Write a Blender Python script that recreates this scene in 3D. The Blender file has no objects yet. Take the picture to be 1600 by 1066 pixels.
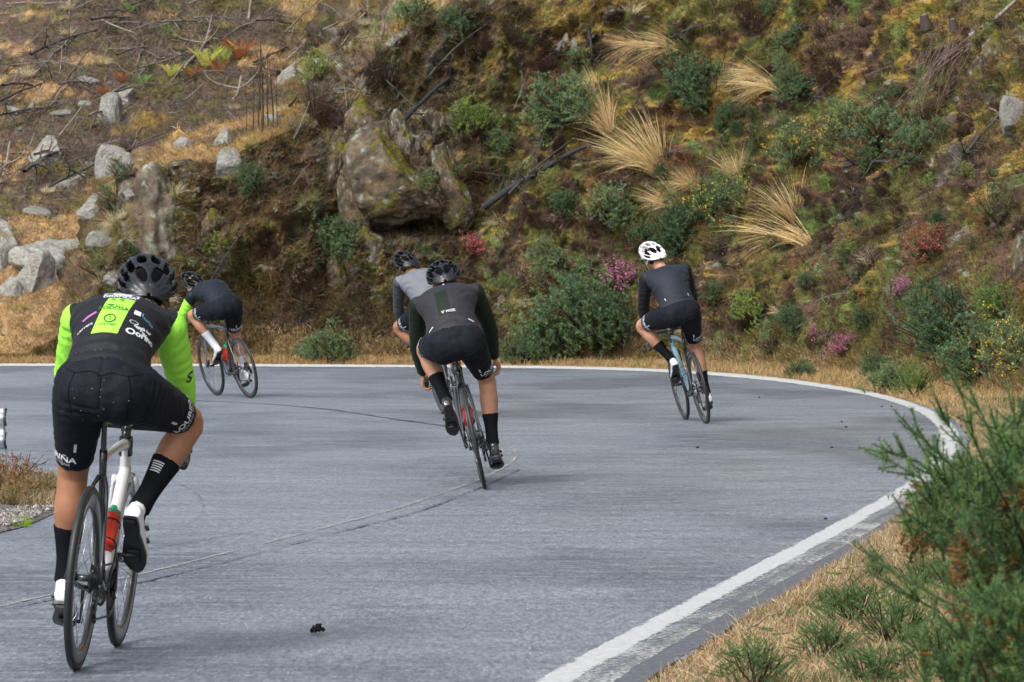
import bpy, bmesh, math, random
import numpy as np
from mathutils import Vector, Matrix
from mathutils.bvhtree import BVHTree
R = math.radians
scn = bpy.context.scene
COL = scn.collection

# ------------------------------------------------------------------ camera
FPX, HY = 6800.0, 406.0            # focal length in photo pixels, horizon row (1600x1066)
PITCH = math.atan((533 - HY) / FPX)
CAMZ = 1.5
cd = bpy.data.cameras.new('camera')
cam = bpy.data.objects.new('camera', cd); COL.objects.link(cam)
cam.location = (0, 0, CAMZ); cam.rotation_euler = (math.pi / 2 - PITCH, 0, 0)
cd.sensor_width = 36; cd.lens = FPX / 1600 * 36
cd.clip_start = 0.5; cd.clip_end = 800
cd.dof.use_dof = True; cd.dof.focus_distance = 25; cd.dof.aperture_fstop = 19.0
scn.camera = cam

# ------------------------------------------------------------------ sky, sun
w = bpy.data.worlds.new('World'); scn.world = w; w.use_nodes = True
nt = w.node_tree; bg = nt.nodes['Background']
sky = nt.nodes.new('ShaderNodeTexSky'); sky.sky_type = 'NISHITA'; sky.sun_disc = False
SUN_EL, SUN_ROT = R(47), R(212)
sky.sun_elevation = SUN_EL; sky.sun_rotation = SUN_ROT
sky.air_density = 1.0; sky.dust_density = 4.0; sky.ozone_density = 1.5
hs = nt.nodes.new('ShaderNodeHueSaturation'); hs.inputs['Saturation'].default_value = 0.5
nt.links.new(sky.outputs[0], hs.inputs['Color']); nt.links.new(hs.outputs[0], bg.inputs[0])
bg.inputs[1].default_value = 0.15
sl = bpy.data.lights.new('sun', 'SUN'); sl.energy = 1.45; sl.angle = R(14); sl.color = (1.0, 0.98, 0.95)
so = bpy.data.objects.new('sun', sl); COL.objects.link(so)
so.rotation_euler = (math.pi / 2 - SUN_EL, 0, math.pi - SUN_ROT)
scn.view_settings.view_transform = 'Standard'; scn.view_settings.look = 'None'
scn.view_settings.gamma = 1; scn.view_settings.use_curve_mapping = False
scn.view_settings.exposure = 0.64

# ------------------------------------------------------------------ helpers
def ray(px, py):
    u, v = (px - 800) / FPX, (533 - py) / FPX
    return Vector((u, math.cos(PITCH) + v * math.sin(PITCH), -math.sin(PITCH) + v * math.cos(PITCH)))
def gnd(px, py):                    # where the sight line meets the flat road
    d = ray(px, py); t = -CAMZ / d.z
    return Vector((d.x * t, d.y * t, 0))
def at(px, py, Y):
    d = ray(px, py); t = Y / d.y
    return Vector((d.x * t, Y, CAMZ + d.z * t))
def link(name, me, mat=None, parent=None):
    o = bpy.data.objects.new(name, me); COL.objects.link(o)
    if mat is not None and me is not None and len(me.materials) == 0:
        for m in (mat if isinstance(mat, (list, tuple)) else [mat]): me.materials.append(m)
    if parent is not None: o.parent = parent
    return o
def tag(o, label=None, cat=None, group=None, kind=None):
    if label: o['label'] = label
    if cat: o['category'] = cat
    if group: o['group'] = group
    if kind: o['kind'] = kind
    return o
def empty(name, loc=(0, 0, 0), rot=None):
    o = bpy.data.objects.new(name, None); COL.objects.link(o); o.location = loc
    o.empty_display_size = 0.1
    if rot is not None: o.rotation_euler = rot
    return o
def kids(o): return [c for c in bpy.data.objects if c.parent == o]
def copy_tree(o, parent=None, ch=None):
    c = o.copy(); COL.objects.link(c)
    if parent is not None: c.parent = parent
    for k in kids(o): copy_tree(k, c)
    return c
def np_mesh(name, V, F, smooth=True, col=None, attrs=None):
    me = bpy.data.meshes.new(name)
    V = np.asarray(V, np.float32); F = np.asarray(F, np.int32)
    k = F.shape[1]
    me.vertices.add(len(V)); me.vertices.foreach_set('co', V.ravel())
    me.loops.add(F.size); me.loops.foreach_set('vertex_index', F.ravel())
    me.polygons.add(len(F)); me.polygons.foreach_set('loop_start', np.arange(0, F.size, k, dtype=np.int32))
    me.polygons.foreach_set('use_smooth', np.full(len(F), smooth, bool))
    me.update(calc_edges=True)
    if col is not None:
        a = me.color_attributes.new('Col', 'FLOAT_COLOR', 'POINT')
        c = np.ones((len(V), 4), np.float32); c[:, :3] = col
        a.data.foreach_set('color', c.ravel())
    for n, v in (attrs or {}).items():
        a = me.attributes.new(n, 'FLOAT', 'POINT'); a.data.foreach_set('value', np.asarray(v, np.float32).ravel())
    return me
def bm_mesh(name, bm, smooth=True):
    bmesh.ops.recalc_face_normals(bm, faces=bm.faces[:])
    me = bpy.data.meshes.new(name)
    for f in bm.faces: f.smooth = smooth
    bm.to_mesh(me); bm.free(); return me
def coords(me):
    a = np.empty(len(me.vertices) * 3, np.float32); me.vertices.foreach_get('co', a); return a.reshape(-1, 3)

# gradient noise in numpy
_rs = np.random.RandomState(7)
_perm = _rs.permutation(256); _perm = np.concatenate([_perm, _perm, _perm])
_g = _rs.normal(size=(256, 3)); _g /= np.linalg.norm(_g, axis=1)[:, None]
def perlin(P):
    P = np.asarray(P, np.float64); I = np.floor(P).astype(np.int64); f = P - I; I &= 255
    u = f * f * f * (f * (f * 6 - 15) + 10); out = 0
    for dx in (0, 1):
        wx = u[:, 0] if dx else 1 - u[:, 0]
        for dy in (0, 1):
            wy = u[:, 1] if dy else 1 - u[:, 1]
            for dz in (0, 1):
                wz = u[:, 2] if dz else 1 - u[:, 2]
                h = _perm[_perm[_perm[(I[:, 0] + dx) & 255] + ((I[:, 1] + dy) & 255)] + ((I[:, 2] + dz) & 255)]
                g = _g[h]
                out = out + wx * wy * wz * (g[:, 0] * (f[:, 0] - dx) + g[:, 1] * (f[:, 1] - dy) + g[:, 2] * (f[:, 2] - dz))
    return out * 1.6
def fbm(P, s, o=4, seed=0, rough=0.5):
    P = np.asarray(P) * s + seed * 17.31; a = 1.0; out = 0; n = 0
    for i in range(o):
        out = out + a * perlin(P); n += a; a *= rough; P = P * 2.03 + 5.7
    return out / n
def ridged(P, s, o=3, seed=0):
    P = np.asarray(P) * s + seed * 11.7; a = 1.0; out = 0; n = 0
    for i in range(o):
        out = out + a * (1 - 2 * np.abs(perlin(P))); n += a; a *= 0.5; P = P * 2.1 + 3.3
    return out / n
def sstep(x, a, b):
    t = np.clip((x - a) / (b - a), 0, 1); return t * t * (3 - 2 * t)
def spline(pts, n):
    pts = [np.array(p, float) for p in pts]; P = [2 * pts[0] - pts[1]] + pts + [2 * pts[-1] - pts[-2]]
    out = []
    m = len(pts) - 1
    for i in range(n):
        t = i / (n - 1) * m; k = min(int(t), m - 1); t -= k
        a, b, c, d = P[k], P[k + 1], P[k + 2], P[k + 3]
        out.append(0.5 * (2 * b + (c - a) * t + (2 * a - 5 * b + 4 * c - d) * t * t + (3 * b - a - 3 * c + d) * t ** 3))
    return np.array(out)
def resample(C, n):
    d = np.r_[0, np.cumsum(np.linalg.norm(np.diff(C, axis=0), axis=1))]
    s = np.linspace(0, d[-1], n)
    return np.stack([np.interp(s, d, C[:, i]) for i in range(C.shape[1])], 1)

# ------------------------------------------------------------------ materials
def mat(name, col=(0.5, 0.5, 0.5), rough=0.6, metal=0.0, noise=None, bump=None, vcol=False, spec=0.5, trans=0.0, sss=0.0, coat=0.0, sheen=0.0, objrand=0.0):
    m = bpy.data.materials.new(name); m.use_nodes = True; t = m.node_tree; N, L = t.nodes, t.links
    b = N['Principled BSDF']; b.inputs['Roughness'].default_value = rough; b.inputs['Metallic'].default_value = metal
    b.inputs['Specular IOR Level'].default_value = spec
    if coat: b.inputs['Coat Weight'].default_value = coat; b.inputs['Coat Roughness'].default_value = 0.12
    if sheen: b.inputs['Sheen Weight'].default_value = sheen; b.inputs['Sheen Roughness'].default_value = 0.4
    if sss: b.inputs['Subsurface Weight'].default_value = sss; b.inputs['Subsurface Radius'].default_value = (0.02, 0.008, 0.004); b.inputs['Subsurface Scale'].default_value = 1
    tc = N.new('ShaderNodeTexCoord')
    src = None
    if vcol:
        a = N.new('ShaderNodeVertexColor'); a.layer_name = 'Col'; src = a.outputs[0]
    else:
        rgb = N.new('ShaderNodeRGB'); rgb.outputs[0].default_value = (*col, 1); src = rgb.outputs[0]
    if objrand:
        oi = N.new('ShaderNodeObjectInfo'); h = N.new('ShaderNodeHueSaturation')
        mr = N.new('ShaderNodeMapRange'); mr.inputs['To Min'].default_value = 1 - objrand; mr.inputs['To Max'].default_value = 1 + objrand
        L.new(oi.outputs['Random'], mr.inputs[0]); L.new(mr.outputs[0], h.inputs['Value'])
        mr2 = N.new('ShaderNodeMapRange'); mr2.inputs['To Min'].default_value = 0.5 + objrand * 0.08; mr2.inputs['To Max'].default_value = 0.5 - objrand * 0.08
        L.new(oi.outputs['Random'], mr2.inputs[0]); L.new(mr2.outputs[0], h.inputs['Hue'])
        L.new(src, h.inputs['Color']); src = h.outputs[0]
    for (sc, amt) in (noise or []):
        n = N.new('ShaderNodeTexNoise'); n.inputs['Scale'].default_value = sc; n.inputs['Detail'].default_value = 4
        L.new(tc.outputs['Object'], n.inputs['Vector'])
        mr = N.new('ShaderNodeMapRange'); mr.inputs['From Min'].default_value = 0.3; mr.inputs['From Max'].default_value = 0.7
        mr.inputs['To Min'].default_value = 1 - amt; mr.inputs['To Max'].default_value = 1 + amt
        L.new(n.outputs[0], mr.inputs[0])
        mx = N.new('ShaderNodeVectorMath'); mx.operation = 'SCALE'
        L.new(src, mx.inputs[0]); L.new(mr.outputs[0], mx.inputs['Scale']); src = mx.outputs[0]
    L.new(src, b.inputs['Base Color'])
    nrm = None
    for (sc, st, dist) in (bump or []):
        n = N.new('ShaderNodeTexNoise'); n.inputs['Scale'].default_value = sc; n.inputs['Detail'].default_value = 3
        L.new(tc.outputs['Object'], n.inputs['Vector'])
        bp = N.new('ShaderNodeBump'); bp.inputs['Strength'].default_value = st; bp.inputs['Distance'].default_value = dist
        L.new(n.outputs[0], bp.inputs['Height'])
        if nrm: L.new(nrm, bp.inputs['Normal'])
        nrm = bp.outputs[0]
    if nrm: L.new(nrm, b.inputs['Normal'])
    if trans:                                   # leaf translucency
        tr = N.new('ShaderNodeBsdfTranslucent'); L.new(src, tr.inputs[0])
        mx = N.new('ShaderNodeMixShader'); mx.inputs[0].default_value = trans
        L.new(b.outputs[0], mx.inputs[1]); L.new(tr.outputs[0], mx.inputs[2])
        L.new(mx.outputs[0], N['Material Output'].inputs[0])
    return m
# ================================================================== ROAD
EDGE_PX = [(-2600, 571), (-900, 571), (0, 572), (300, 572.6), (600, 574), (850, 576), (1000, 580), (1100, 585.5), (1200, 594), (1300, 607), (1380, 621.5),
           (1440, 641), (1474, 663), (1484, 685), (1479, 706), (1462, 728), (1435, 752), (1405, 772), (1300, 831), (1200, 884), (1100, 937),
           (1000, 991), (930, 1029), (870, 1064), (700, 1180), (400, 1420)]
edge = np.array([list(gnd(*p))[:2] for p in EDGE_PX])
edge = resample(spline(edge, 900), 1400)
def offset(C, d):
    T = np.gradient(C, axis=0); T /= np.linalg.norm(T, axis=1)[:, None]
    Nn = np.stack([-T[:, 1], T[:, 0]], 1)      # left of travel = away from the road
    return C + Nn * (d[:, None] if hasattr(d, '__len__') else d)
def strip(name, C, w, z, m, jit=0.0, seed=0, tilt=None):
    n = len(C); P3 = np.c_[C, np.zeros(n)]
    ja = fbm(P3, 9, 3, seed) * jit; jb = fbm(P3, 9, 3, seed + 3) * jit
    A = offset(C, -w / 2 + ja); B = offset(C, w / 2 + jb)
    V = np.empty((n * 2, 3)); V[0::2, :2] = A; V[1::2, :2] = B; V[:, 2] = z
    if tilt is not None: V[1::2, 2] += tilt
    i = np.arange(n - 1) * 2
    me = np_mesh(name, V, np.stack([i, i + 2, i + 3, i + 1], 1), False, attrs={'across': np.tile([0.0, 1.0], n)})
    return link(name, me, m)

# --- asphalt: wet, fine pale and dark aggregate, drier and wetter bands
def asphalt():
    m = bpy.data.materials.new('wet_asphalt'); m.use_nodes = True; t = m.node_tree; N, L = t.nodes, t.links
    b = N['Principled BSDF']; tc = N.new('ShaderNodeTexCoord')
    def noise(sc, det=4, stretch=None, rough=0.6):
        n = N.new('ShaderNodeTexNoise'); n.inputs['Scale'].default_value = sc; n.inputs['Detail'].default_value = det; n.inputs['Roughness'].default_value = rough
        if stretch:
            mp = N.new('ShaderNodeMapping'); mp.inputs['Scale'].default_value = stretch; mp.inputs['Rotation'].default_value = (0, 0, R(12))
            L.new(tc.outputs['Object'], mp.inputs[0]); L.new(mp.outputs[0], n.inputs['Vector'])
        else: L.new(tc.outputs['Object'], n.inputs['Vector'])
        return n.outputs[0]
    def ramp(src, stops):
        r = N.new('ShaderNodeValToRGB'); e = r.color_ramp.elements
        while len(e) < len(stops): e.new(0.5)
        for q, (p, c) in zip(e, stops): q.position = p; q.color = (*c, 1)
        L.new(src, r.inputs[0]); return r.outputs[0]
    def mul(a, bb, f=1.0, mode='MULTIPLY'):
        x = N.new('ShaderNodeMix'); x.data_type = 'RGBA'; x.blend_type = mode; x.inputs[0].default_value = f
        L.new(a, x.inputs[6]); L.new(bb, x.inputs[7]); return x.outputs[2]
    base = ramp(noise(1.1, 6), [(0.3, (0.162, 0.181, 0.206)), (0.7, (0.211, 0.234, 0.264))])
    g1 = ramp(noise(60, 2, (1, .16, 1)), [(0.3, (0.62, 0.62, 0.63)), (0.7, (1.32, 1.32, 1.32))])
    g2 = ramp(noise(22, 4, (1, .2, 1)), [(0.3, (0.72, 0.72, 0.73)), (0.7, (1.22, 1.22, 1.22))])
    g3 = ramp(noise(2.2, 7, (0.35, 1.5, 1), 0.7), [(0.3, (0.74, 0.75, 0.77)), (0.55, (1.06, 1.06, 1.06))])
    # wetter, darker stretches broken up by fine cross streaks
    wet = ramp(noise(0.42, 4, (1.0, .45, 1), 0.55), [(0.46, (0, 0, 0)), (0.60, (1, 1, 1))]); stk = ramp(noise(7.5, 6, (.30, 1.6, 1), 0.75), [(0.47, (1, 1, 1)), (0.60, (0, 0, 0))])
    wm = mul(wet, stk); inv = N.new('ShaderNodeMix'); inv.data_type = 'RGBA'; L.new(wm, inv.inputs[0]); inv.inputs[6].default_value = (1, 1, 1, 1); inv.inputs[7].default_value = (.50, .51, .53, 1)
    c = mul(mul(mul(mul(base, g1), g2), g3), inv.outputs[2])
    v = N.new('ShaderNodeTexVoronoi'); v.inputs['Scale'].default_value = 42
    vm = N.new('ShaderNodeMapping'); vm.inputs['Scale'].default_value = (1, .2, 1); L.new(tc.outputs['Object'], vm.inputs[0]); L.new(vm.outputs[0], v.inputs['Vector'])
    spk = ramp(v.outputs['Distance'], [(0.06, (1, 1, 1)), (0.15, (0, 0, 0))])
    sel = N.new('ShaderNodeSeparateColor'); L.new(v.outputs['Color'], sel.inputs[0])
    gt = N.new('ShaderNodeMath'); gt.operation = 'GREATER_THAN'; gt.inputs[1].default_value = 0.66; L.new(sel.outputs[0], gt.inputs[0])
    mm = N.new('ShaderNodeMath'); mm.operation = 'MULTIPLY'; L.new(gt.outputs[0], mm.inputs[0])
    s2 = N.new('ShaderNodeSeparateColor'); L.new(spk, s2.inputs[0]); L.new(s2.outputs[0], mm.inputs[1])
    x = N.new('ShaderNodeMix'); x.data_type = 'RGBA'; L.new(mm.outputs[0], x.inputs[0]); L.new(c, x.inputs[6]); x.inputs[7].default_value = (0.55, 0.57, 0.59, 1)
    L.new(x.outputs[2], b.inputs['Base Color'])
    rr = N.new('ShaderNodeMapRange'); rr.inputs['From Min'].default_value = 0.35; rr.inputs['From Max'].default_value = 0.65
    rr.inputs['To Min'].default_value = 0.34; rr.inputs['To Max'].default_value = 0.58
    L.new(noise(0.8, 5, (0.5, 1.2, 1)), rr.inputs[0]); L.new(rr.outputs[0], b.inputs['Roughness'])
    bp = N.new('ShaderNodeBump'); bp.inputs['Strength'].default_value = 0.9; bp.inputs['Distance'].default_value = 0.006
    L.new(noise(110, 3), bp.inputs['Height'])
    bp2 = N.new('ShaderNodeBump'); bp2.inputs['Strength'].default_value = 0.35; bp2.inputs['Distance'].default_value = 0.02
    L.new(noise(14, 4), bp2.inputs['Height']); L.new(bp.outputs[0], bp2.inputs['Normal']); L.new(bp2.outputs[0], b.inputs['Normal'])
    b.inputs['Specular IOR Level'].default_value = 0.45
    return m
M_ASPH = asphalt()

def paint(name, col, cover, scale=30, edge_soft=0.5, stretch=(1, 1, 1), fade=None):
    """paint or rubber worn through in flecks: the asphalt under it shows where the paint is gone"""
    m = bpy.data.materials.new(name); m.use_nodes = True; t = m.node_tree; N, L = t.nodes, t.links
    b = N['Principled BSDF']; b.inputs['Base Color'].default_value = (*col, 1); b.inputs['Roughness'].default_value = 0.5
    tc = N.new('ShaderNodeTexCoord'); mp = N.new('ShaderNodeMapping'); mp.inputs['Scale'].default_value = stretch
    L.new(tc.outputs['Object'], mp.inputs[0])
    n = N.new('ShaderNodeTexNoise'); n.inputs['Scale'].default_value = scale; n.inputs['Detail'].default_value = 5; n.inputs['Roughness'].default_value = 0.7
    n2 = N.new('ShaderNodeTexNoise'); n2.inputs['Scale'].default_value = 1.3; n2.inputs['Detail'].default_value = 3
    L.new(mp.outputs[0], n.inputs[0]); L.new(tc.outputs['Object'], n2.inputs[0])
    at_ = N.new('ShaderNodeAttribute'); at_.attribute_name = 'across'
    # distance to the strip's rims lowers the cover
    a1 = N.new('ShaderNodeMath'); a1.operation = 'PINGPONG'; a1.inputs[1].default_value = 0.5; L.new(at_.outputs['Fac'], a1.inputs[0])
    mr = N.new('ShaderNodeMapRange'); mr.inputs['From Max'].default_value = 0.5; mr.inputs['To Min'].default_value = -edge_soft; mr.inputs['To Max'].default_value = edge_soft * 0.4
    L.new(a1.outputs[0], mr.inputs[0])
    add = N.new('ShaderNodeMath'); add.operation = 'ADD'; L.new(n.outputs[0], add.inputs[0]); L.new(mr.outputs[0], add.inputs[1])
    m2 = N.new('ShaderNodeMath'); m2.operation = 'MULTIPLY_ADD'; m2.inputs[1].default_value = 0.5; L.new(n2.outputs[0], m2.inputs[0]); L.new(add.outputs[0], m2.inputs[2])
    r = N.new('ShaderNodeMapRange'); r.inputs['From Min'].default_value = 1.0 - cover; r.inputs['From Max'].default_value = 1.12 - cover
    L.new(m2.outputs[0], r.inputs[0])
    ng = N.new('ShaderNodeTexNoise'); ng.inputs['Scale'].default_value = 26; ng.inputs['Detail'].default_value = 4; ng.inputs['Roughness'].default_value = .7; L.new(tc.outputs['Object'], ng.inputs[0])
    rg = N.new('ShaderNodeMapRange'); rg.inputs['From Min'].default_value = .3; rg.inputs['From Max'].default_value = .7; rg.inputs['To Min'].default_value = .45 if sum(col) < .6 else .78; rg.inputs['To Max'].default_value = 1.9 if sum(col) < .6 else 1.1; L.new(ng.outputs[0], rg.inputs[0])
    sv = N.new('ShaderNodeVectorMath'); sv.operation = 'SCALE'; sv.inputs[0].default_value = col; L.new(rg.outputs[0], sv.inputs['Scale']); L.new(sv.outputs[0], b.inputs['Base Color'])
    bpn = N.new('ShaderNodeBump'); bpn.inputs['Strength'].default_value = .8; bpn.inputs['Distance'].default_value = .006; L.new(ng.outputs[0], bpn.inputs['Height']); L.new(bpn.outputs[0], b.inputs['Normal'])
    tr = N.new('ShaderNodeBsdfTransparent'); mx = N.new('ShaderNodeMixShader')
    L.new(r.outputs[0], mx.inputs[0]); L.new(tr.outputs[0], mx.inputs[1]); L.new(b.outputs[0], mx.inputs[2])
    L.new(mx.outputs[0], N['Material Output'].inputs[0])
    return m

# base ground sheet to the horizon, road sheet on top
M_SOIL = mat('soil', (0.16, 0.11, 0.07), 0.95, noise=[(1.5, 0.4), (30, 0.4)], bump=[(20, 0.6, 0.03)])
g = 400
me = np_mesh('ground', [(-g, -g, -0.12), (g, -g, -0.12), (g, g, -0.12), (-g, g, -0.12)], [(0, 1, 2, 3)], False)
tag(link('ground', me, M_SOIL), kind='structure')
# the asphalt reaches a little beyond the white line
n_e = len(edge); P3 = np.c_[edge, np.zeros(n_e)]
near_w = sstep(-edge[:, 1], -34, -15)                     # the shoulder widens on the near side
rim = offset(edge, 0.15 - 0.13 * sstep(edge[:, 1], 45, 56) + 0.16 * near_w + fbm(P3, 2.2, 4, 5) * 0.09 + fbm(P3, 14, 2, 6) * 0.03)
bm = bmesh.new()
poly = [bm.verts.new((x, y, 0)) for x, y in rim[::3]]
poly += [bm.verts.new((-60, 4, 0)), bm.verts.new((-60, 61, 0))]
f = bm.faces.new(poly); bmesh.ops.triangulate(bm, faces=[f])
for v in bm.verts[:]: pass
r = bmesh.ops.extrude_face_region(bm, geom=bm.faces[:])
bmesh.ops.translate(bm, verts=[v for v in r['geom'] if isinstance(v, bmesh.types.BMVert)], vec=(0, 0, -0.05))
me = bm_mesh('road', bm, False)
tag(link('road', me, M_ASPH), kind='structure')

M_WHITE = paint('white_road_paint', (0.50, 0.51, 0.51), 0.66, 24, 0.35)
M_WORN = paint('worn_white_road_paint', (0.42, 0.43, 0.42), 0.26, 45, -0.05)
M_FAINT = paint('almost_worn_off_paint', (0.36, 0.355, 0.34), 0.22, 40, 0.35)
M_YELL = paint('faded_yellow_paint', (0.42, 0.36, 0.24), 0.35, 26, 0.4)
M_RUB = paint('tyre_rubber', (0.08, 0.087, 0.10), 0.17, 40, 0.5)
M_SEAM = paint('tar_seam', (0.04, 0.042, 0.048), 0.30, 40, 0.5)
far = edge[:, 1] > 31
i0 = np.where(~far)[0][0]
o = strip('edge_line', edge[:i0], 0.17, 0.004, M_WHITE, 0.006, 1, tilt=0.030 * sstep(edge[:i0, 1], 42, 56)); tag(o, kind='structure')
o = strip('edge_line', edge[i0 - 1:], 0.13, 0.004, M_WHITE, 0.012, 2); tag(o, kind='structure')
o = strip('edge_line', offset(edge[i0 - 20:], 0.125), 0.16, 0.0035, M_WORN, 0.02, 2); tag(o, kind='structure')
M_SHOULDER = paint('dark_wet_shoulder', (0.075, 0.083, 0.097), 0.95, 18, 0.3)
o = strip('road_shoulder', offset(edge[i0 + 20:], 0.215), 0.20, 0.0022, M_SHOULDER, 0.03, 9); tag(o, kind='structure')
def pxline(pts, n=220): return resample(spline(np.array([list(gnd(*p))[:2] for p in pts]), 300), n)
C1 = pxline([(-260, 1000), (0, 948), (120, 920), (240, 893), (400, 853), (520, 822), (620, 795), (700, 768), (760, 745), (800, 722), (806, 708), (790, 694)])
tag(strip('centre_line', C1[:150], 0.11, 0.004, M_FAINT, 0.02, 3), kind='structure')
tag(strip('centre_line', C1[149:], 0.13, 0.004, M_FAINT, 0.02, 13), kind='structure')
C2 = pxline([(0, 950), (240, 902), (520, 831), (640, 800), (720, 770), (780, 744), (800, 734)])
tag(strip('dark_seam', offset(C2, -0.05), 0.13, 0.008, M_RUB, 0.03, 4), kind='structure')
C3 = pxline([(300, 626), (420, 632), (520, 641), (600, 653), (680, 664), (760, 676)])
tag(strip('dark_seam', C3, 0.15, 0.004, M_SEAM, 0.03, 5), kind='structure')
tag(strip('faded_yellow_line', pxline([(-400, 700), (-100, 722), (60, 738), (130, 745)]), 0.13, 0.004, M_YELL, 0.02, 6), kind='structure')
tag(strip('dark_seam', pxline([(-50, 893), (60, 882), (180, 866), (330, 842), (480, 817)]), 0.05, 0.006, M_RUB, 0.02, 7), kind='structure')
ring = [(230 + 88 * math.cos(a), 792 + 42 * math.sin(a)) for a in np.linspace(-1.7, 1.35, 14)]
tag(strip('tyre_mark', pxline(ring), 0.025, 0.006, M_RUB, 0.01, 8), kind='structure')
# ================================================================== HILLSIDE
BASE = [(-40, 64.5), (-20, 63.4), (-9, 62.9), (-3, 62.8), (0.6, 62.3), (2.6, 60.0), (3.9, 56.5), (4.7, 52), (5.05, 47), (5.3, 42), (5.9, 36), (6.8, 28), (8.2, 19), (10, 8), (11, -4)]
bc = spline(BASE, 1500)
# columns: dense where the photo looks, coarse outside
seg = np.r_[0, np.cumsum(np.linalg.norm(np.diff(bc, axis=0), axis=1))]
x_in = (np.abs(bc[:, 0] / np.maximum(bc[:, 1], 1)) < 0.135) & (bc[:, 1] > 38)
dens = np.where(x_in, 1 / 0.025, 1 / 0.2)
dens = np.convolve(np.pad(dens, 20, 'edge'), np.ones(41) / 41, 'valid')
cum = np.r_[0, np.cumsum(0.5 * (dens[1:] + dens[:-1]) * np.diff(seg))]
NC = int(cum[-1]); sc_ = np.interp(np.linspace(0, cum[-1], NC), cum, seg)
B = np.stack([np.interp(sc_, seg, bc[:, 0]), np.interp(sc_, seg, bc[:, 1])], 1)
T = np.gradient(B, axis=0); T /= np.linalg.norm(T, axis=1)[:, None]
OUT = np.stack([-T[:, 1], T[:, 0]], 1)
pxcol = 800 + FPX * B[:, 0] / np.maximum(B[:, 1], 1)
pxcol = np.where(B[:, 1] < 40, 1900, pxcol)
ZC = np.interp(pxcol, [40, 90, 140, 178, 205, 250, 330, 400, 470, 520, 560, 620, 700, 800, 1000, 1600], [0, .3, .8, 1.35, 2.35, 2.75, 2.85, 3.15, 3.5, 4.0, 4.4, 4.8, 5.2, 5.7, 6.6, 7.2])
SL = np.interp(pxcol, [60, 200, 300, 700, 900, 1250, 1600], [1.2, 2.6, 2.4, 2.0, 1.75, 1.35, 1.2])   # rise over run
NR1, NR2 = 220, 190
v1 = np.linspace(0, 1, NR1); q = np.linspace(0, 1, NR2 + 1)[1:]
DC = np.maximum(ZC, 0.02) / SL
d1 = DC[:, None] * v1[None]
d2 = DC[:, None] + (q ** 1.25)[None] * 21.0
zsoft = (v1 ** 1.12)[None] * ZC[:, None]
K = 0.37
gentle = lambda d: K * d + 0.25 * (1 - np.exp(-np.maximum(d, 0) / 0.8))
z1 = np.maximum(zsoft, gentle(d1)); 
top = ZC[:, None] + 0.16 * (d2 - DC[:, None])
left_k = sstep(-pxcol, -620, -420)[:, None]
rise = ZC[:, None] + (0.16 * left_k + 0.75 * (1 - left_k)) * (d2 - DC[:, None])
z2 = np.maximum(rise, gentle(d2))
D_ = np.concatenate([d1, d2], 1); Z_ = np.concatenate([z1, z2], 1)
# a strip of verge in front of the foot
dv = np.linspace(-2.4, 0, 34)[:-1]
D_ = np.concatenate([np.tile(dv, (NC, 1)), D_], 1)
Z_ = np.concatenate([np.tile(np.interp(dv, [-2.4, -1.5, -1.0, 0], [-0.16, -0.03, 0.02, 0.05]), (NC, 1)), Z_ + 0.05], 1)
NRt = D_.shape[1]
X = B[:, 0, None] + OUT[:, 0, None] * D_; Y = B[:, 1, None] + OUT[:, 1, None] * D_
G = np.stack([X, Y, Z_], 2)
def gnormals(G):
    a = np.gradient(G, axis=0); b = np.gradient(G, axis=1); n = np.cross(a, b)
    n /= np.maximum(np.linalg.norm(n, axis=2), 1e-9)[..., None]
    return n
Nn = gnormals(G)
# smooth the displacement direction so that the shelf edge does not tear
P = G.reshape(-1, 3); NV = Nn.reshape(-1, 3)
steep = sstep(1 - NV[:, 2], 0.12, 0.4); Dv = D_.reshape(-1)
amp = sstep(Dv, -0.1, 0.9)
left = np.repeat(sstep(-pxcol, -420, -200), NRt)
hgt = np.repeat(ZC, NRt)
body = 0.60 * fbm(P, 0.42, 2, 1) + 0.42 * ridged(P * [1, 1, 0.6], 0.9, 3, 2) + 0.26 * fbm(P, 1.9, 3, 3)
crag = 0.24 * ridged(P * [1.0, 1.0, 0.7], 2.6, 3, 4) + 0.12 * fbm(P, 6.5, 3, 5) + 0.06 * ridged(P, 13, 2, 6)
disp = amp * (steep * (body + crag) + (1 - steep) * (0.16 * fbm(P, 0.7, 3, 8) + 0.11 * fbm(P, 2.4, 3, 9) + 0.05 * ridged(P, 7, 2, 10) + 0.02 * fbm(P, 25, 2, 11)))
disp += 0.018 * fbm(P, 30, 2, 12) * sstep(Dv, -0.9, -0.2)
push = NV.copy(); push[:, 2] = push[:, 2] * np.where(steep > 0.3, 0.4, 1.0)
P = P + push * disp[:, None]
# carve an overhung niche and a projecting nose in the middle of the cut, seen at (640,350) and (560,250)
def blob(px, py, Y, r, amt, sq=(1, 1, 1)):
    c = np.array(at(px, py, Y)); dd = (P - c) / np.array(sq); k = np.exp(-(dd ** 2).sum(1) / (r * r))
    P[:, 1] += amt * k
blob(640, 352, 63.5, 0.30, 0.9, (2.4, 3, 0.5)); blob(600, 270, 64.5, 1.0, -0.55, (1.1, 2, 0.9)); blob(690, 260, 64.5, 0.8, -0.3, (0.8, 2, 1.2))
blob(520, 330, 63.5, 0.6, 0.4, (0.4, 2, 2)); blob(400, 330, 63.5, 0.8, -0.25, (1, 2, 1)); blob(380, 470, 63.0, 0.5, 0.25, (1, 2, 1.2)); blob(760, 330, 63, 0.6, 0.35, (0.7, 2, 1.6))
G = P.reshape(NC, NRt, 3)
NF = gnormals(G).reshape(-1, 3)

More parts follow.
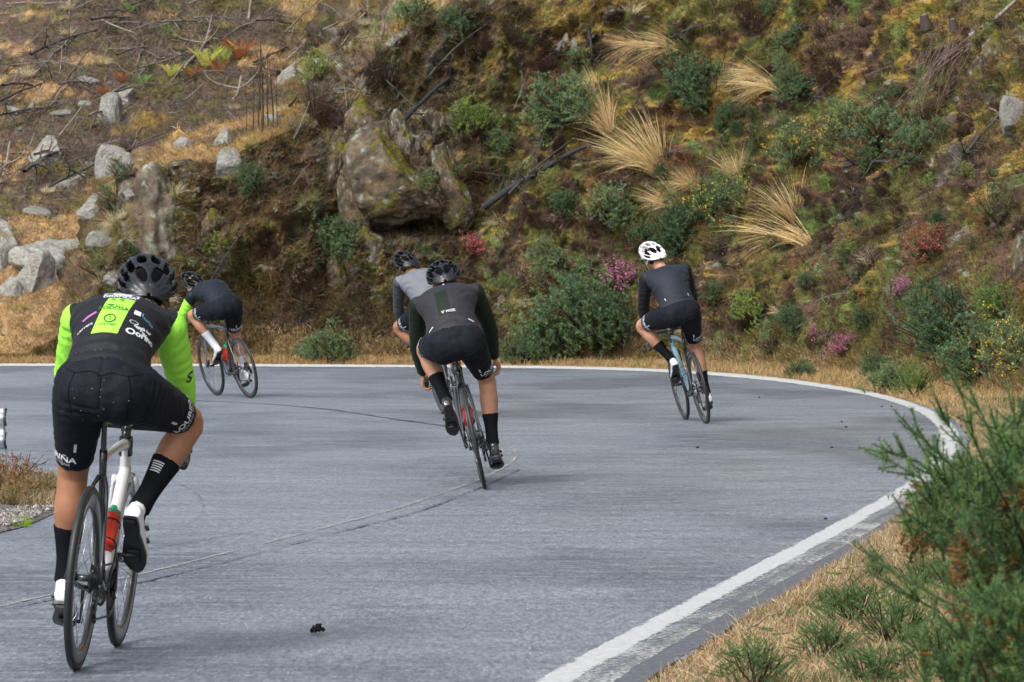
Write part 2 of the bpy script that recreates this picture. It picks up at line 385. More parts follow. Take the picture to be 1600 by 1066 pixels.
# colour patches: soil, mosses, rusty heather litter, bare rock, lichen, dry grass
def pal(*c): return np.array(c)
soil, dark, rust, ochre, olive, green, rock_, lich, tan, purp = map(np.array, [(.115, .073, .048), (.030, .024, .019), (.185, .095, .042), (.31, .21, .048), (.135, .130, .036), (.115, .18, .045),
                                  (.27, .255, .235), (.38, .42, .33), (.44, .29, .145), (.12, .085, .068)])
def mix(a, b, k): return a * (1 - k[:, None]) + b * k[:, None]
def build_col(P, steep, left, NF):
    n1, n2, n3, n4 = fbm(P, 0.9, 4, 21), fbm(P, 1.3, 4, 22), fbm(P, 1.1, 5, 23), fbm(P, 3.5, 4, 24)
    n5, n6, n7 = fbm(P, 5.0, 4, 25), fbm(P, 1.0, 4, 26), fbm(P, 9, 3, 27)
    c = np.tile(soil, (len(P), 1))
    c = mix(c, rust, sstep(n1 + 0.5 * n7, 0.02, 0.25) * .85)
    c = mix(c, dark, sstep(n6 + 0.6 * n5, 0.02, 0.22) * .85)
    c = mix(c, olive, sstep(n2 + 0.45 * n5, 0.03, 0.2))
    up = sstep(NF[:, 2], 0.3, 0.75)
    c = mix(c, ochre, sstep(n3 + 0.5 * n7 + 0.22 * up + 0.06 * (P[:, 2] - 3.2), 0.2, 0.34) * .9)
    c = mix(c, green, sstep(fbm(P, 1.6, 3, 31) + 0.4 * n7, 0.2, 0.34) * .85)
    # bare rock and lichen on the craggy middle
    mid = np.exp(-((P[:, 0] + 2.1) / 1.3) ** 2) * sstep(P[:, 2], 0.8, 2.0) + 0.9 * np.exp(-((P[:, 0] + 5.0) / 0.75) ** 2) + .25 * sstep(P[:, 0], 4.4, 5.4)
    rk = sstep(mid * 0.42 + fbm(P * [1, 1, .55], 2.3, 5, 33) + 0.15 * n7, 0.36, 0.56) * steep
    c = mix(c, rock_ * (0.45 + 0.5 * sstep(n7, -.4, .4))[:, None], rk * .85)
    c = mix(c, lich, sstep(fbm(P, 7, 4, 35) + 0.3 * mid, 0.42, 0.52) * steep * 0.8)
    # the dark streaked face left of the middle
    fx = sstep(-P[:, 0], -.2, .9) * steep
    c = mix(c, np.array((.125, .078, .045)), fx * sstep(fbm(P * [1, 1, .35], 2.4, 4, 37), -.28, .1) * .55)
    c = mix(c, dark, fx * sstep(ridged(P * [1, 1, .3], 1.6, 4, 38), .3, .65) * .5)
    c = mix(c, dark, sstep(ridged(P * [1, 1, .6], 1.5, 4, 39), .35, .7) * steep * .45)
    # fine specks
    sp = perlin(P * 38); c = mix(c, lich, sstep(sp + 0.35 * fbm(P, 1.5, 2, 36), 0.72, 0.82) * 0.55)
    # gentle slope on the left
    e = np.tile(purp, (len(P), 1))
    yl = P[:, 1]
    t1 = sstep(fbm(P, 0.55, 4, 41) + 0.35 * n5 + np.interp(yl, [62, 66, 70, 76], [0.55, 0.28, -0.02, -0.22]), 0.0, 0.22)
    e = mix(e, soil, sstep(n2, -.1, .3)); e = mix(e, olive, sstep(n3 + .4 * n5, 0.08, 0.26) * .8)
    e = mix(e, green * .9, sstep(fbm(P, 1.8, 3, 44) + .4 * n7, 0.3, 0.42) * .6)
    e = mix(e, tan * (0.62 + .5 * sstep(n5, -.5, .5) + .35 * n7)[:, None], t1 * .88)
    e = mix(e, ochre, sstep(fbm(P, 1.0, 4, 47) + .3 * n7, 0.33, 0.45) * .7)
    c = mix(c, e, np.clip(left, 0, 1))
    # light value jitter
    c = c * (1.08 + 0.55 * fbm(P, 14, 3, 50) + 0.45 * perlin(P * 45))[:, None]
    return np.clip(c, 0.008, 0.7)
gent = left * (1 - steep * 0.9) + (1 - steep) * 0.35 * np.repeat(sstep(-pxcol, -1000, -600), NRt)
# keep the verge out of the road
vi = np.where((Dv < .3) & (P[:, 1] > 5))[0]; ec = edge[::2]; et = np.gradient(ec, axis=0); et /= np.linalg.norm(et, axis=1)[:, None]; en = np.stack([-et[:, 1], et[:, 0]], 1)
sd = np.empty(len(vi))
for a0 in range(0, len(vi), 4000):
    q_ = P[vi[a0:a0 + 4000], :2]; dm_ = ((q_[:, None] - ec[None]) ** 2).sum(2); j_ = dm_.argmin(1); sd[a0:a0 + 4000] = ((q_ - ec[j_]) * en[j_]).sum(1)
P[vi, 2] = np.minimum(P[vi, 2], np.interp(sd, [.06, .22, .5, .9], [-.10, .015, .05, 9]))
G = P.reshape(NC, NRt, 3)
colr = build_col(P, steep, np.clip(gent + left * sstep(Dv, 3.5, 6), 0, 1), NF)
# verge: dry straw colour at the foot
vk = sstep(-Dv + 0.25 * fbm(P, 2, 3, 55), -0.22, 0.12)
colr = mix(colr, tan * 0.85 * (1 + .5 * fbm(P, 10, 3, 56))[:, None], vk * .85)
ii = np.arange(NC - 1)[:, None] * NRt + np.arange(NRt - 1)[None]
F = np.stack([ii, ii + NRt, ii + NRt + 1, ii + 1], 2).reshape(-1, 4)
M_HILL = mat('hillside_soil_and_moss', rough=0.95, vcol=True, noise=[(70, 0.35), (170, 0.25)], bump=[(45, 0.9, 0.04), (140, 0.6, 0.015)], spec=0.2)
hill_me = np_mesh('hillside', P, F, True, col=colr)
hill = tag(link('hillside', hill_me, M_HILL), kind='structure')
# far hill beyond, so that the slope goes on behind its top
HB = BVHTree.FromPolygons([tuple(v) for v in G[::2, ::2].reshape(-1, 3)],
     [tuple(x) for x in (lambda a, n: np.stack([a, a + n, a + n + 1, a + 1], 2).reshape(-1, 4))(np.arange(len(range(0, NC, 2)) - 1)[:, None] * len(range(0, NRt, 2)) + np.arange(len(range(0, NRt, 2)) - 1)[None], len(range(0, NRt, 2)))])
def hit(px, py):
    d = ray(px, py).normalized(); h = HB.ray_cast(Vector((0, 0, CAMZ)), d)
    if h[0] is None: 
        p = gnd(px, max(py, 560)); return p, Vector((0, 0, 1))
    n = h[1]
    if n.dot(d) > 0: n = -n
    return h[0], n
hill_cols, hill_P, hill_N, hill_D = colr, P, NF, Dv
# ================================================================== shape helpers
def V3(*a): return Vector(a)
def cyl(bm, p0, p1, r0, r1=None, n=12, side=None, flat=1.0, cap=True):
    """tapered bar; flat squeezes it along the direction across 'side'"""
    p0, p1 = Vector(p0), Vector(p1); r1 = r0 if r1 is None else r1
    t = (p1 - p0).normalized(); s = Vector(side) if side is not None else (V3(0, 1, 0) if abs(t.y) < 0.9 else V3(1, 0, 0))
    s = (s - t * s.dot(t)).normalized(); u = t.cross(s)
    A = [bm.verts.new(p0 + s * (math.cos(a) * r0 * flat) + u * (math.sin(a) * r0)) for a in [2 * math.pi * i / n for i in range(n)]]
    Bv = [bm.verts.new(p1 + s * (math.cos(a) * r1 * flat) + u * (math.sin(a) * r1)) for a in [2 * math.pi * i / n for i in range(n)]]
    for i in range(n): bm.faces.new((A[i], A[(i + 1) % n], Bv[(i + 1) % n], Bv[i]))
    if cap: bm.faces.new(A[::-1]); bm.faces.new(Bv)
def tube(bm, pts, rad, side=(0, 1, 0), n=16, sub=5, cap=True):
    """lofted tube along a spline; rad = (a, b) per point: a along side, b across it"""
    k = len(pts); rad = [(r, r) if not hasattr(r, '__len__') else r for r in rad]
    C = spline([tuple(p) for p in pts], (k - 1) * sub + 1); Rr = spline(rad, (k - 1) * sub + 1)
    rings = []
    T = np.gradient(C, axis=0)
    for c, r, t in zip(C, Rr, T):
        t = Vector(t).normalized(); s = Vector(side); s = (s - t * s.dot(t))
        if s.length < 1e-3: s = t.orthogonal()
        s.normalize(); u = t.cross(s); c = Vector(c)
        rings.append([bm.verts.new(c + s * (math.cos(2 * math.pi * i / n) * max(r[0], 1e-4)) + u * (math.sin(2 * math.pi * i / n) * max(r[1], 1e-4))) for i in range(n)])
    for A, Bv in zip(rings, rings[1:]):
        for i in range(n): bm.faces.new((A[i], A[(i + 1) % n], Bv[(i + 1) % n], Bv[i]))
    if cap: bm.faces.new(rings[0][::-1]); bm.faces.new(rings[-1])
def ball(bm, c, r, rot=None, seg=16):
    M = Matrix.Translation(Vector(c)) @ (rot.to_4x4() if rot is not None else Matrix()) @ Matrix.Diagonal((*r, 1) if hasattr(r, '__len__') else (r, r, r, 1))
    bmesh.ops.create_uvsphere(bm, u_segments=seg, v_segments=seg // 2 + 2, radius=1, matrix=M)
def box(bm, c, s, rot=None, bev=0.0):
    M = Matrix.Translation(Vector(c)) @ (rot.to_4x4() if rot is not None else Matrix()) @ Matrix.Diagonal((*s, 1))
    r = bmesh.ops.create_cube(bm, size=1, matrix=M)
    if bev:
        es = list({e for v in r['verts'] for e in v.link_edges}); bmesh.ops.bevel(bm, geom=es, offset=bev, segments=2, affect='EDGES')
def lathe(bm, prof, c, axis='y', n=64):
    """prof = closed list of (radius, offset along axis)"""
    c = Vector(c); rings = []
    for i in range(n):
        a = 2 * math.pi * i / n
        rings.append([bm.verts.new(c + V3(math.cos(a) * r, o, math.sin(a) * r)) for r, o in prof])
    m = len(prof)
    for i in range(n):
        A, Bv = rings[i], rings[(i + 1) % n]
        for j in range(m): bm.faces.new((A[j], A[(j + 1) % m], Bv[(j + 1) % m], Bv[j]))
def remesh(bm, voxel, it=6, fac=0.5):
    me = bm_mesh('tmp', bm); ob = bpy.data.objects.new('tmp', me); COL.objects.link(ob)
    m = ob.modifiers.new('r', 'REMESH'); m.mode = 'VOXEL'; m.voxel_size = voxel; m.use_smooth_shade = True
    if it:
        s = ob.modifiers.new('s', 'SMOOTH'); s.factor = fac; s.iterations = it
    out = bpy.data.meshes.new_from_object(ob.evaluated_get(bpy.context.evaluated_depsgraph_get()))
    bpy.data.objects.remove(ob); bpy.data.meshes.remove(me)
    for p in out.polygons: p.use_smooth = True
    return out
def text_mesh(s, size, bold=0.0, ext=0.0, shear=0.0, align='LEFT'):
    cu = bpy.data.curves.new('t', 'FONT'); cu.body = s; cu.size = size; cu.offset = bold; cu.shear = shear; cu.align_x = align; cu.resolution_u = 3
    ob = bpy.data.objects.new('t', cu); COL.objects.link(ob)
    me = bpy.data.meshes.new_from_object(ob.evaluated_get(bpy.context.evaluated_depsgraph_get()))
    bpy.data.objects.remove(ob); bm = bmesh.new(); bm.from_mesh(me); bpy.data.meshes.remove(me)
    for _ in range(4):
        L = [e for e in bm.edges if e.calc_length() > size * 0.28]
        if not L: break
        bmesh.ops.subdivide_edges(bm, edges=L, cuts=1); bmesh.ops.triangulate(bm, faces=bm.faces[:])
    return bm
def shape_mesh(kind, w_, h_):
    bm = bmesh.new(); nx, ny = 12, 6
    if kind == 'rect':
        g_ = [[bm.verts.new(((i / nx - .5) * w_, (j / ny - .5) * h_, 0)) for i in range(nx + 1)] for j in range(ny + 1)]
        for j in range(ny):
            for i in range(nx): bm.faces.new((g_[j][i], g_[j][i + 1], g_[j + 1][i + 1], g_[j + 1][i]))
    if kind == 'frame':
        for k in range(4):
            pass
    if kind == 'ring':
        n = 28; A = [bm.verts.new((math.cos(2 * math.pi * i / n) * w_ / 2, math.sin(2 * math.pi * i / n) * h_ / 2, 0)) for i in range(n)]
        C = [bm.verts.new((math.cos(2 * math.pi * i / n) * w_ * .39, math.sin(2 * math.pi * i / n) * h_ * .39, 0)) for i in range(n)]
        for i in range(n): bm.faces.new((A[i], A[(i + 1) % n], C[(i + 1) % n], C[i]))
    return bm
def project(bm, fn, name, m, parent):
    """fn maps a flat (u, v) to a point lying on the cloth"""
    bad = []
    for v in bm.verts:
        p = fn(v.co.x, v.co.y)
        if p is None: bad.append(v)
        else: v.co = p
    bmesh.ops.delete(bm, geom=bad, context='VERTS')
    if not bm.faces: bm.free(); return None
    me = bpy.data.meshes.new(name); bm.to_mesh(me); bm.free()
    return link(name, me, m, parent)
def plane_fn(bvh, o, right, up, lift=0.0025):
    n = right.cross(up).normalized()                     # points off the cloth
    def fn(u, v):
        p = o + right * u + up * v + n * 0.25
        h = bvh.ray_cast(p, -n, 0.5)
        return None if h[0] is None else h[0] + n * lift
    return fn
def wrap_fn(bvh, p0, ax, ref, lift=0.0025, rad=0.08):
    """wrap round a limb: u runs round it, v along it (towards the hip)"""
    ax = ax.normalized(); ref = (ref - ax * ref.dot(ax)).normalized(); tg = ax.cross(ref)
    def fn(u, v):
        a = u / rad; d = ref * math.cos(a) + tg * math.sin(a)
        c = p0 + ax * v; h = bvh.ray_cast(c + d * 0.3, -d, 0.3)
        return None if h[0] is None else h[0] + d * lift
    return fn

# ------------------------------------------------------------------ materials of riders and bicycles
def cloth2(name, a, b, rough=0.62):
    """cloth in two dyes; the attribute k (metres inside the second dye) splits them with a dark piping"""
    m = mat(name, a, rough, noise=[(9, 0.12)], bump=[(900, 0.15, 0.001), (34, 0.4, 0.009)], sheen=0.02, spec=0.22)
    t = m.node_tree; N, L = t.nodes, t.links; bs = N['Principled BSDF']; src = bs.inputs['Base Color'].links[0].from_socket
    at_ = N.new('ShaderNodeAttribute'); at_.attribute_name = 'k'
    g1 = N.new('ShaderNodeMath'); g1.operation = 'GREATER_THAN'; g1.inputs[1].default_value = 0.0; L.new(at_.outputs['Fac'], g1.inputs[0])
    mx = N.new('ShaderNodeMix'); mx.data_type = 'RGBA'; L.new(g1.outputs[0], mx.inputs[0]); L.new(src, mx.inputs[6]); mx.inputs[7].default_value = (*b, 1)
    L.new(mx.outputs[2], bs.inputs['Base Color'])
    return m
M_SKIN = mat('skin', (0.33, 0.155, 0.085), 0.5, noise=[(18, 0.12)], bump=[(60, 0.12, 0.002)], sss=0.15, spec=0.35)
M_SKIN2 = mat('paler_skin', (0.42, 0.22, 0.135), 0.5, noise=[(18, 0.12)], bump=[(60, 0.12, 0.002)], sss=0.15, spec=0.35)
M_HAIR = mat('dark_hair', (0.008, 0.007, 0.006), 0.85, bump=[(300, 0.8, 0.004)], spec=.1)
M_LYCRA = mat('black_lycra', (0.0075, 0.0095, 0.0145), 0.72, noise=[(11, 0.25)], bump=[(900, 0.15, 0.001), (26, 0.45, 0.010), (70, .2, .004)], sheen=0.015, spec=0.14)
M_SOCKB = mat('black_knit', (0.007, 0.008, 0.010), 0.9, spec=.1, bump=[(400, 0.4, 0.001)])
M_SOCKW = mat('white_knit', (0.52, 0.55, 0.62), 0.85, bump=[(400, 0.4, 0.001)])
M_WHITE_SHOE = mat('white_shoe_shell', (0.72, 0.73, 0.75), 0.3, noise=[(20, 0.06)], coat=0.3)
M_BLACK_SHOE = mat('black_shoe_shell', (0.02, 0.022, 0.026), 0.3, coat=0.3)
M_SOLE = mat('carbon_sole', (0.014, 0.014, 0.015), 0.32, coat=0.3)
M_PRINTW = mat('white_print', (0.68, 0.69, 0.74), 0.5)
M_PRINTG = mat('grey_reflective_print', (0.52, 0.54, 0.58), 0.35)
M_PRINTD = mat('dark_green_print', (0.03, 0.10, 0.02), 0.6)
M_PRINTK = mat('black_print', (0.02, 0.02, 0.02), 0.6)
M_PRINTB = mat('blue_print', (0.08, 0.30, 0.45), 0.6)
M_PRINTP = mat('purple_print', (0.42, 0.12, 0.40), 0.6)
M_TYRE = mat('tyre_rubber_black', (0.016, 0.017, 0.019), 0.5, noise=[(30, 0.2)])
M_RIM = mat('carbon_rim', (0.028, 0.030, 0.034), 0.3, coat=0.4)
M_METAL = mat('brushed_metal', (0.42, 0.43, 0.45), 0.32, 0.9)
M_DMETAL = mat('dark_metal', (0.05, 0.05, 0.055), 0.35, 0.6)
M_BLK = mat('black_plastic', (0.015, 0.016, 0.018), 0.4)
M_FBLK = mat('black_frame_paint', (0.016, 0.018, 0.022), 0.25, coat=0.5)
M_FWHT = mat('white_frame_paint', (0.68, 0.69, 0.70), 0.25, coat=0.5)
M_FGREY = mat('steel_grey_frame_paint', (0.16, 0.18, 0.22), 0.28, coat=0.5)
M_FBLUE = mat('pale_blue_frame_paint', (0.26, 0.42, 0.50), 0.28, coat=0.5)
M_FLIL = mat('lilac_frame_paint', (0.42, 0.40, 0.5), 0.28, coat=0.5)
M_REDB = mat('red_bottle_plastic', (0.62, 0.045, 0.02), 0.35)
M_GREENB = mat('green_bottle_plastic', (0.02, 0.33, 0.16), 0.35)
M_HELK = mat('black_helmet_shell', (0.009, 0.011, 0.015), 0.4, spec=.4, coat=0.08)
M_HELW = mat('white_helmet_shell', (0.74, 0.75, 0.76), 0.35, coat=0.4)
M_LINER = mat('dark_foam_liner', (0.005, 0.005, 0.006), 0.95, spec=0.05)
M_LENS = mat('dark_lens', (0.03, 0.03, 0.035), 0.1)

# ------------------------------------------------------------------ bicycle
WB, WR = 0.99, 0.338
BB = (0.405, 0.27); CR = 0.17
spoke_cache = {}
def wheel(parent, x, deep, disc, name='wheel', seg=72):
    rin = 0.318 - deep; key = (deep, disc)
    if key not in spoke_cache:
        bm = bmesh.new()
        lathe(bm, [(0.321, -0.010), (0.321, 0.010), (0.306, 0.0135), (rin + 0.012, 0.011), (rin, 0.003), (rin, -0.003), (rin + 0.012, -0.011), (0.306, -0.0135)], (0, 0, 0), n=seg)
        cyl(bm, (0, -0.036, 0), (0, 0.036, 0), 0.013); cyl(bm, (0, -0.034, 0), (0, -0.028, 0), 0.024); cyl(bm, (0, 0.028, 0), (0, 0.034, 0), 0.024)
        cyl(bm, (0, -0.056, 0), (0, 0.056, 0), 0.006)
        rim = bm_mesh('wheel', bm); rim.materials.append(M_RIM)
        bm = bmesh.new()
        lathe(bm, [(0.326 + 0.0135 * math.cos(a), 0.0135 * math.sin(a)) for a in [2 * math.pi * i / 12 for i in range(12)]], (0, 0, 0), n=seg)
        ty = bm_mesh('tyre', bm); ty.materials.append(M_TYRE)
        sp = []
        for s in (-1, 1):
            bm = bmesh.new(); cyl(bm, (0.018 * s, 0.030, 0.010), (0.0, 0.002, rin + 0.002), 0.0012, n=5)
            q = bm_mesh('spoke', bm); q.materials.append(M_METAL); sp.append(q)
            bm = bmesh.new(); cyl(bm, (0.018 * s, -0.030, 0.010), (0.0, -0.002, rin + 0.002), 0.0012, n=5)
            q = bm_mesh('spoke', bm); q.materials.append(M_METAL); sp.append(q)
        bm = bmesh.new()
        lathe(bm, [(0.072, 0.040), (0.072, 0.042), (0.056, 0.042), (0.056, 0.040)], (0, 0, 0), n=36)
        for i in range(6):
            a = i * math.pi / 3; cyl(bm, (0.02 * math.cos(a), 0.041, 0.02 * math.sin(a)), (0.058 * math.cos(a + .3), 0.041, 0.058 * math.sin(a + .3)), 0.004, n=5)
        ro = bm_mesh('brake_rotor', bm); ro.materials.append(M_METAL)
        spoke_cache[key] = (rim, ty, sp, ro)
    rim, ty, sp, ro = spoke_cache[key]
    wh = link(name, rim, None, parent); wh.location = (x, 0, WR)
    t = link('tyre', ty, None, wh)
    n = 20
    for i in range(n):
        s = link('spoke', sp[i % 4], None, wh); s.rotation_euler = (0, 2 * math.pi * i / n, 0)
    if disc: link('brake_rotor', ro, None, wh)
    return wh

def bicycle(label, contact, yaw, lean, fcol, rcol, deep=0.05, crank=-80, steer=0, fork=None, group='road bicycles ridden round the bend'):
    b = empty('road_bicycle', contact, (lean, 0, yaw)); tag(b, label, 'bicycle', group)
    rear = wheel(b, 0, deep, True); fr = wheel(b, WB, deep, True)
    P = lambda x, y, z: (x, y, z)
    ht0, ht1 = (0.839, 0.681), (0.798, 0.815)
    bbx, bbz = BB; st = (0.405 - 0.55 * math.cos(R(73.5)), 0.27 + 0.55 * math.sin(R(73.5)))
    sad = (0.405 - 0.70 * math.cos(R(73.5)), 0.27 + 0.70 * math.sin(R(73.5)))
    ax = (0, 1, 0)
    bm = bmesh.new()                                      # front triangle
    tube(bm, [(ht0[0] + .006, 0, ht0[1] - .012), ((ht0[0] + ht1[0]) / 2, 0, (ht0[1] + ht1[1]) / 2), (ht1[0], 0, ht1[1])], [(0.024, 0.030), (0.021, 0.030), (0.023, 0.028)])
    tube(bm, [(ht1[0] - .01, 0, ht1[1] - .02), (0.55, 0, 0.79), (st[0] + 0.01, 0, st[1] - 0.03)], [(0.021, 0.024), (0.016, 0.017), (0.014, 0.016)])
    tube(bm, [(ht0[0] - .005, 0, ht0[1] + .02), (0.63, 0, 0.49), (bbx + .02, 0, bbz + .03)], [(0.024, 0.028), (0.026, 0.03), (0.032, 0.03)])
    link('frame', bm_mesh('frame', bm), fcol, b)
    bm = bmesh.new()                                      # seat tube, stays
    tube(bm, [(bbx, 0, bbz), ((bbx + st[0]) / 2, 0, (bbz + st[1]) / 2), (st[0], 0, st[1])], [(0.024, 0.022), (0.014, 0.024), (0.015, 0.022)])
    cyl(bm, (bbx, -0.043, bbz), (bbx, 0.043, bbz), 0.023, n=18)
    for s in (-1, 1):
        tube(bm, [(bbx - 0.02, s * 0.03, bbz), (0.24, s * 0.045, 0.285), (0.0, s * 0.064, WR)], [(0.010, 0.016), (0.008, 0.011), (0.008, 0.014)], n=10)
        tube(bm, [(st[0] + 0.006, s * 0.012, st[1] - 0.10), (0.19, s * 0.034, 0.62), (0.0, s * 0.064, WR)], [(0.008, 0.012), (0.007, 0.009), (0.007, 0.010)], n=10)
    link('rear_triangle', bm_mesh('rear_triangle', bm), rcol, b)
    bm = bmesh.new()
    tube(bm, [(0.842, 0, 0.675), (0.850, 0, 0.655)], [(0.03, 0.03), (0.05, 0.026)])
    for s in (-1, 1): tube(bm, [(0.848, s * 0.040, 0.67), (0.885, s * 0.052, 0.54), (0.94, s * 0.056, 0.42), (WB, s * 0.054, WR)], [(0.012, 0.022), (0.010, 0.021), (0.008, 0.016), (0.008, 0.012)], n=12)
    link('fork', bm_mesh('fork', bm), fork or fcol, b)
    bm = bmesh.new(); cyl(bm, (ht0[0] * .45 + ht1[0] * .55, 0, ht0[1] * .45 + ht1[1] * .55), (ht1[0] - .002, 0, ht1[1] + .006), .0275, .0265, n=20); link('headset_cover', bm_mesh('headset_cover', bm), M_FBLK, b)
    bm = bmesh.new(); tube(bm, [(st[0] + .012, 0, st[1] - .04), (sad[0], 0, sad[1])], [(0.011, 0.017), (0.010, 0.015)]); cyl(bm, (sad[0] - .05, -.022, sad[1] + .012), (sad[0] + .08, -.022, sad[1] + .012), .0035, n=6); cyl(bm, (sad[0] - .05, .022, sad[1] + .012), (sad[0] + .08, .022, sad[1] + .012), .0035, n=6)
    box(bm, (sad[0], 0, sad[1] + .004), (.04, .05, .022), bev=.004)
    link('seatpost', bm_mesh('seatpost', bm), M_FBLK, b)
    bm = bmesh.new(); sx, sz = sad[0] + 0.02, sad[1] + 0.035
    tube(bm, [(sx - .135, 0, sz + .012), (sx - .12, 0, sz + .008), (sx - .07, 0, sz), (sx, 0, sz - .004), (sx + .07, 0, sz - .004), (sx + .135, 0, sz - .008), (sx + .145, 0, sz - .012)],
         [(0.05, 0.010), (0.068, 0.015), (0.06, 0.016), (0.035, 0.016), (0.021, 0.014), (0.018, 0.012), (0.010, 0.006)], n=20)
    link('saddle', remesh(bm, 0.005, 4), M_BLK, b)
    bm = bmesh.new(); cyl(bm, (ht1[0] - .002, 0, ht1[1] - .003), (ht1[0] - .012, 0, ht1[1] + .035), .0185, n=20)
    tube(bm, [(ht1[0] - .02, 0, ht1[1] + .04), (ht1[0] + .03, 0, ht1[1] + .042), (0.888, 0, 0.862)], [(0.021, 0.02), (0.017, 0.018), (0.021, 0.018)], n=16)
    link('stem', bm_mesh('stem', bm), M_FBLK, b)
    bm = bmesh.new(); hb = 0.21
    for s in (-1, 1):
        tube(bm, [(0.888, 0, 0.862), (0.888, s * 0.10, 0.862), (0.890, s * 0.185, 0.862), (0.925, s * (hb - .003), 0.862), (0.965, s * hb, 0.845), (0.985, s * hb, 0.80), (0.965, s * (hb + .005), 0.755), (0.92, s * (hb + .008), 0.735), (0.85, s * (hb + .012), 0.728)],
             [0.0155, 0.013, 0.0145, 0.016, 0.016, 0.016, 0.016, 0.016, 0.016], side=(0, 0, 1), n=12, sub=4)
    link('handlebar', bm_mesh('handlebar', bm), M_BLK, b)
    for s in (-1, 1):
        bm = bmesh.new(); tube(bm, [(0.93, s * hb, 0.868), (0.98, s * hb, 0.876), (1.015, s * (hb + .003), 0.90), (1.02, s * (hb + .003), 0.925)], [(0.015, 0.017), (0.016, 0.018), (0.016, 0.017), (0.009, 0.009)], n=12)
        hd = link('brake_hood', bm_mesh('brake_hood', bm), M_BLK, b)
        bm = bmesh.new(); tube(bm, [(1.018, s * (hb + .004), 0.88), (1.035, s * (hb + .008), 0.83), (1.02, s * (hb + .012), 0.77)], [(0.008, 0.005), (0.008, 0.004), (0.007, 0.004)], n=8)
        link('brake_lever', bm_mesh('brake_lever', bm), M_DMETAL, hd)
        bm = bmesh.new(); cyl(bm, (0.849, s * (hb + .012), 0.728), (0.843, s * (hb + .012), 0.728), 0.0165, n=14); link('bar_end_plug', bm_mesh('bar_end_plug', bm), M_DMETAL, b)
    # drive train on the right (-y)
    a = R(crank); ped = {}
    bm = bmesh.new(); lathe(bm, [(0.098, -0.046), (0.098, -0.050), (0.078, -0.051), (0.078, -0.045)], (bbx, 0, bbz), n=50)
    lathe(bm, [(0.076, -0.040), (0.076, -0.043), (0.06, -0.043), (0.06, -0.040)], (bbx, 0, bbz), n=40)
    for i in range(50):
        t_ = 2 * math.pi * i / 50; box(bm, (bbx + 0.0995 * math.cos(t_), -0.048, bbz + 0.0995 * math.sin(t_)), (0.006, 0.003, 0.006))
    for i in range(4): t_ = a + i * math.pi / 2 + .5; cyl(bm, (bbx, -0.048, bbz), (bbx + .085 * math.cos(t_), -0.048, bbz + .085 * math.sin(t_)), .009, n=6)
    link('chainring', bm_mesh('chainring', bm), M_DMETAL, b)
    bm = bmesh.new()
    for k in range(11):
        r_ = 0.024 + 0.0026 * k + 0.00006 * k * k; y_ = -0.044 + 0.0026 * (k - 4) * -1 - .004
        lathe(bm, [(r_, -0.0520 + k * 0.0023), (r_, -0.0510 + k * 0.0023), (r_ - .007, -0.0510 + k * 0.0023), (r_ - .007, -0.0520 + k * 0.0023)], (0, 0, WR), n=22)
    link('cassette', bm_mesh('cassette', bm), M_DMETAL, b)
    bm = bmesh.new()                                      # chain runs, with the derailleur cage
    def links(p, q):
        p, q = Vector(p), Vector(q); n = max(2, int((q - p).length / 0.0127))
        for i in range(n):
            c = p.lerp(q, (i + .5) / n); d = (q - p).normalized()
            M = d.to_track_quat('X', 'Z').to_matrix(); box(bm, c, (0.0105, 0.0055 if i % 2 else 0.0035, 0.008), M)
    links((bbx, -0.047, bbz + .099), (0.0, -0.045, WR + .042)); links((bbx, -0.047, bbz - .099), (0.045, -0.045, 0.185)); links((0.045, -0.045, 0.185), (0.0, -0.045, 0.245)); links((0.0, -0.045, 0.245), (0.02, -0.045, WR - 0.035))
    for i in range(14):
        t1, t2 = -math.pi / 2 + math.pi * i / 14, -math.pi / 2 + math.pi * (i + 1) / 14
        links((bbx + .1 * math.cos(t1), -.047, bbz + .1 * math.sin(t1)), (bbx + .1 * math.cos(t2), -.047, bbz + .1 * math.sin(t2)))
    link('chain', bm_mesh('chain', bm, False), M_DMETAL, b)
    bm = bmesh.new(); tube(bm, [(0.0, -0.062, WR - .02), (0.01, -0.074, 0.27), (0.0, -0.066, 0.245)], [(0.012, 0.014), (0.014, 0.016), (0.010, 0.012)], n=10)
    for y_ in (-.039, -.051): tube(bm, [(0.0, y_, 0.252), (0.02, y_, 0.215), (0.045, y_, 0.178)], [(0.0015, 0.012), (0.0015, 0.010), (0.0015, 0.012)], n=8)
    cyl(bm, (0, -.05, .245), (0, -.04, .245), .014); cyl(bm, (.045, -.05, .185), (.045, -.04, .185), .014)
    link('rear_derailleur', bm_mesh('rear_derailleur', bm), M_BLK, b)
    bm = bmesh.new(); box(bm, (0.055, 0.052, 0.365), (0.06, 0.026, 0.034), Matrix.Rotation(R(-15), 3, 'Y'), .006); link('brake_caliper', bm_mesh('brake_caliper', bm), M_BLK, b)
    bm = bmesh.new(); box(bm, (0.925, 0.045, 0.385), (0.028, 0.026, 0.07), Matrix.Rotation(R(-25), 3, 'Y'), .006); link('brake_caliper', bm_mesh('brake_caliper', bm), M_BLK, b)
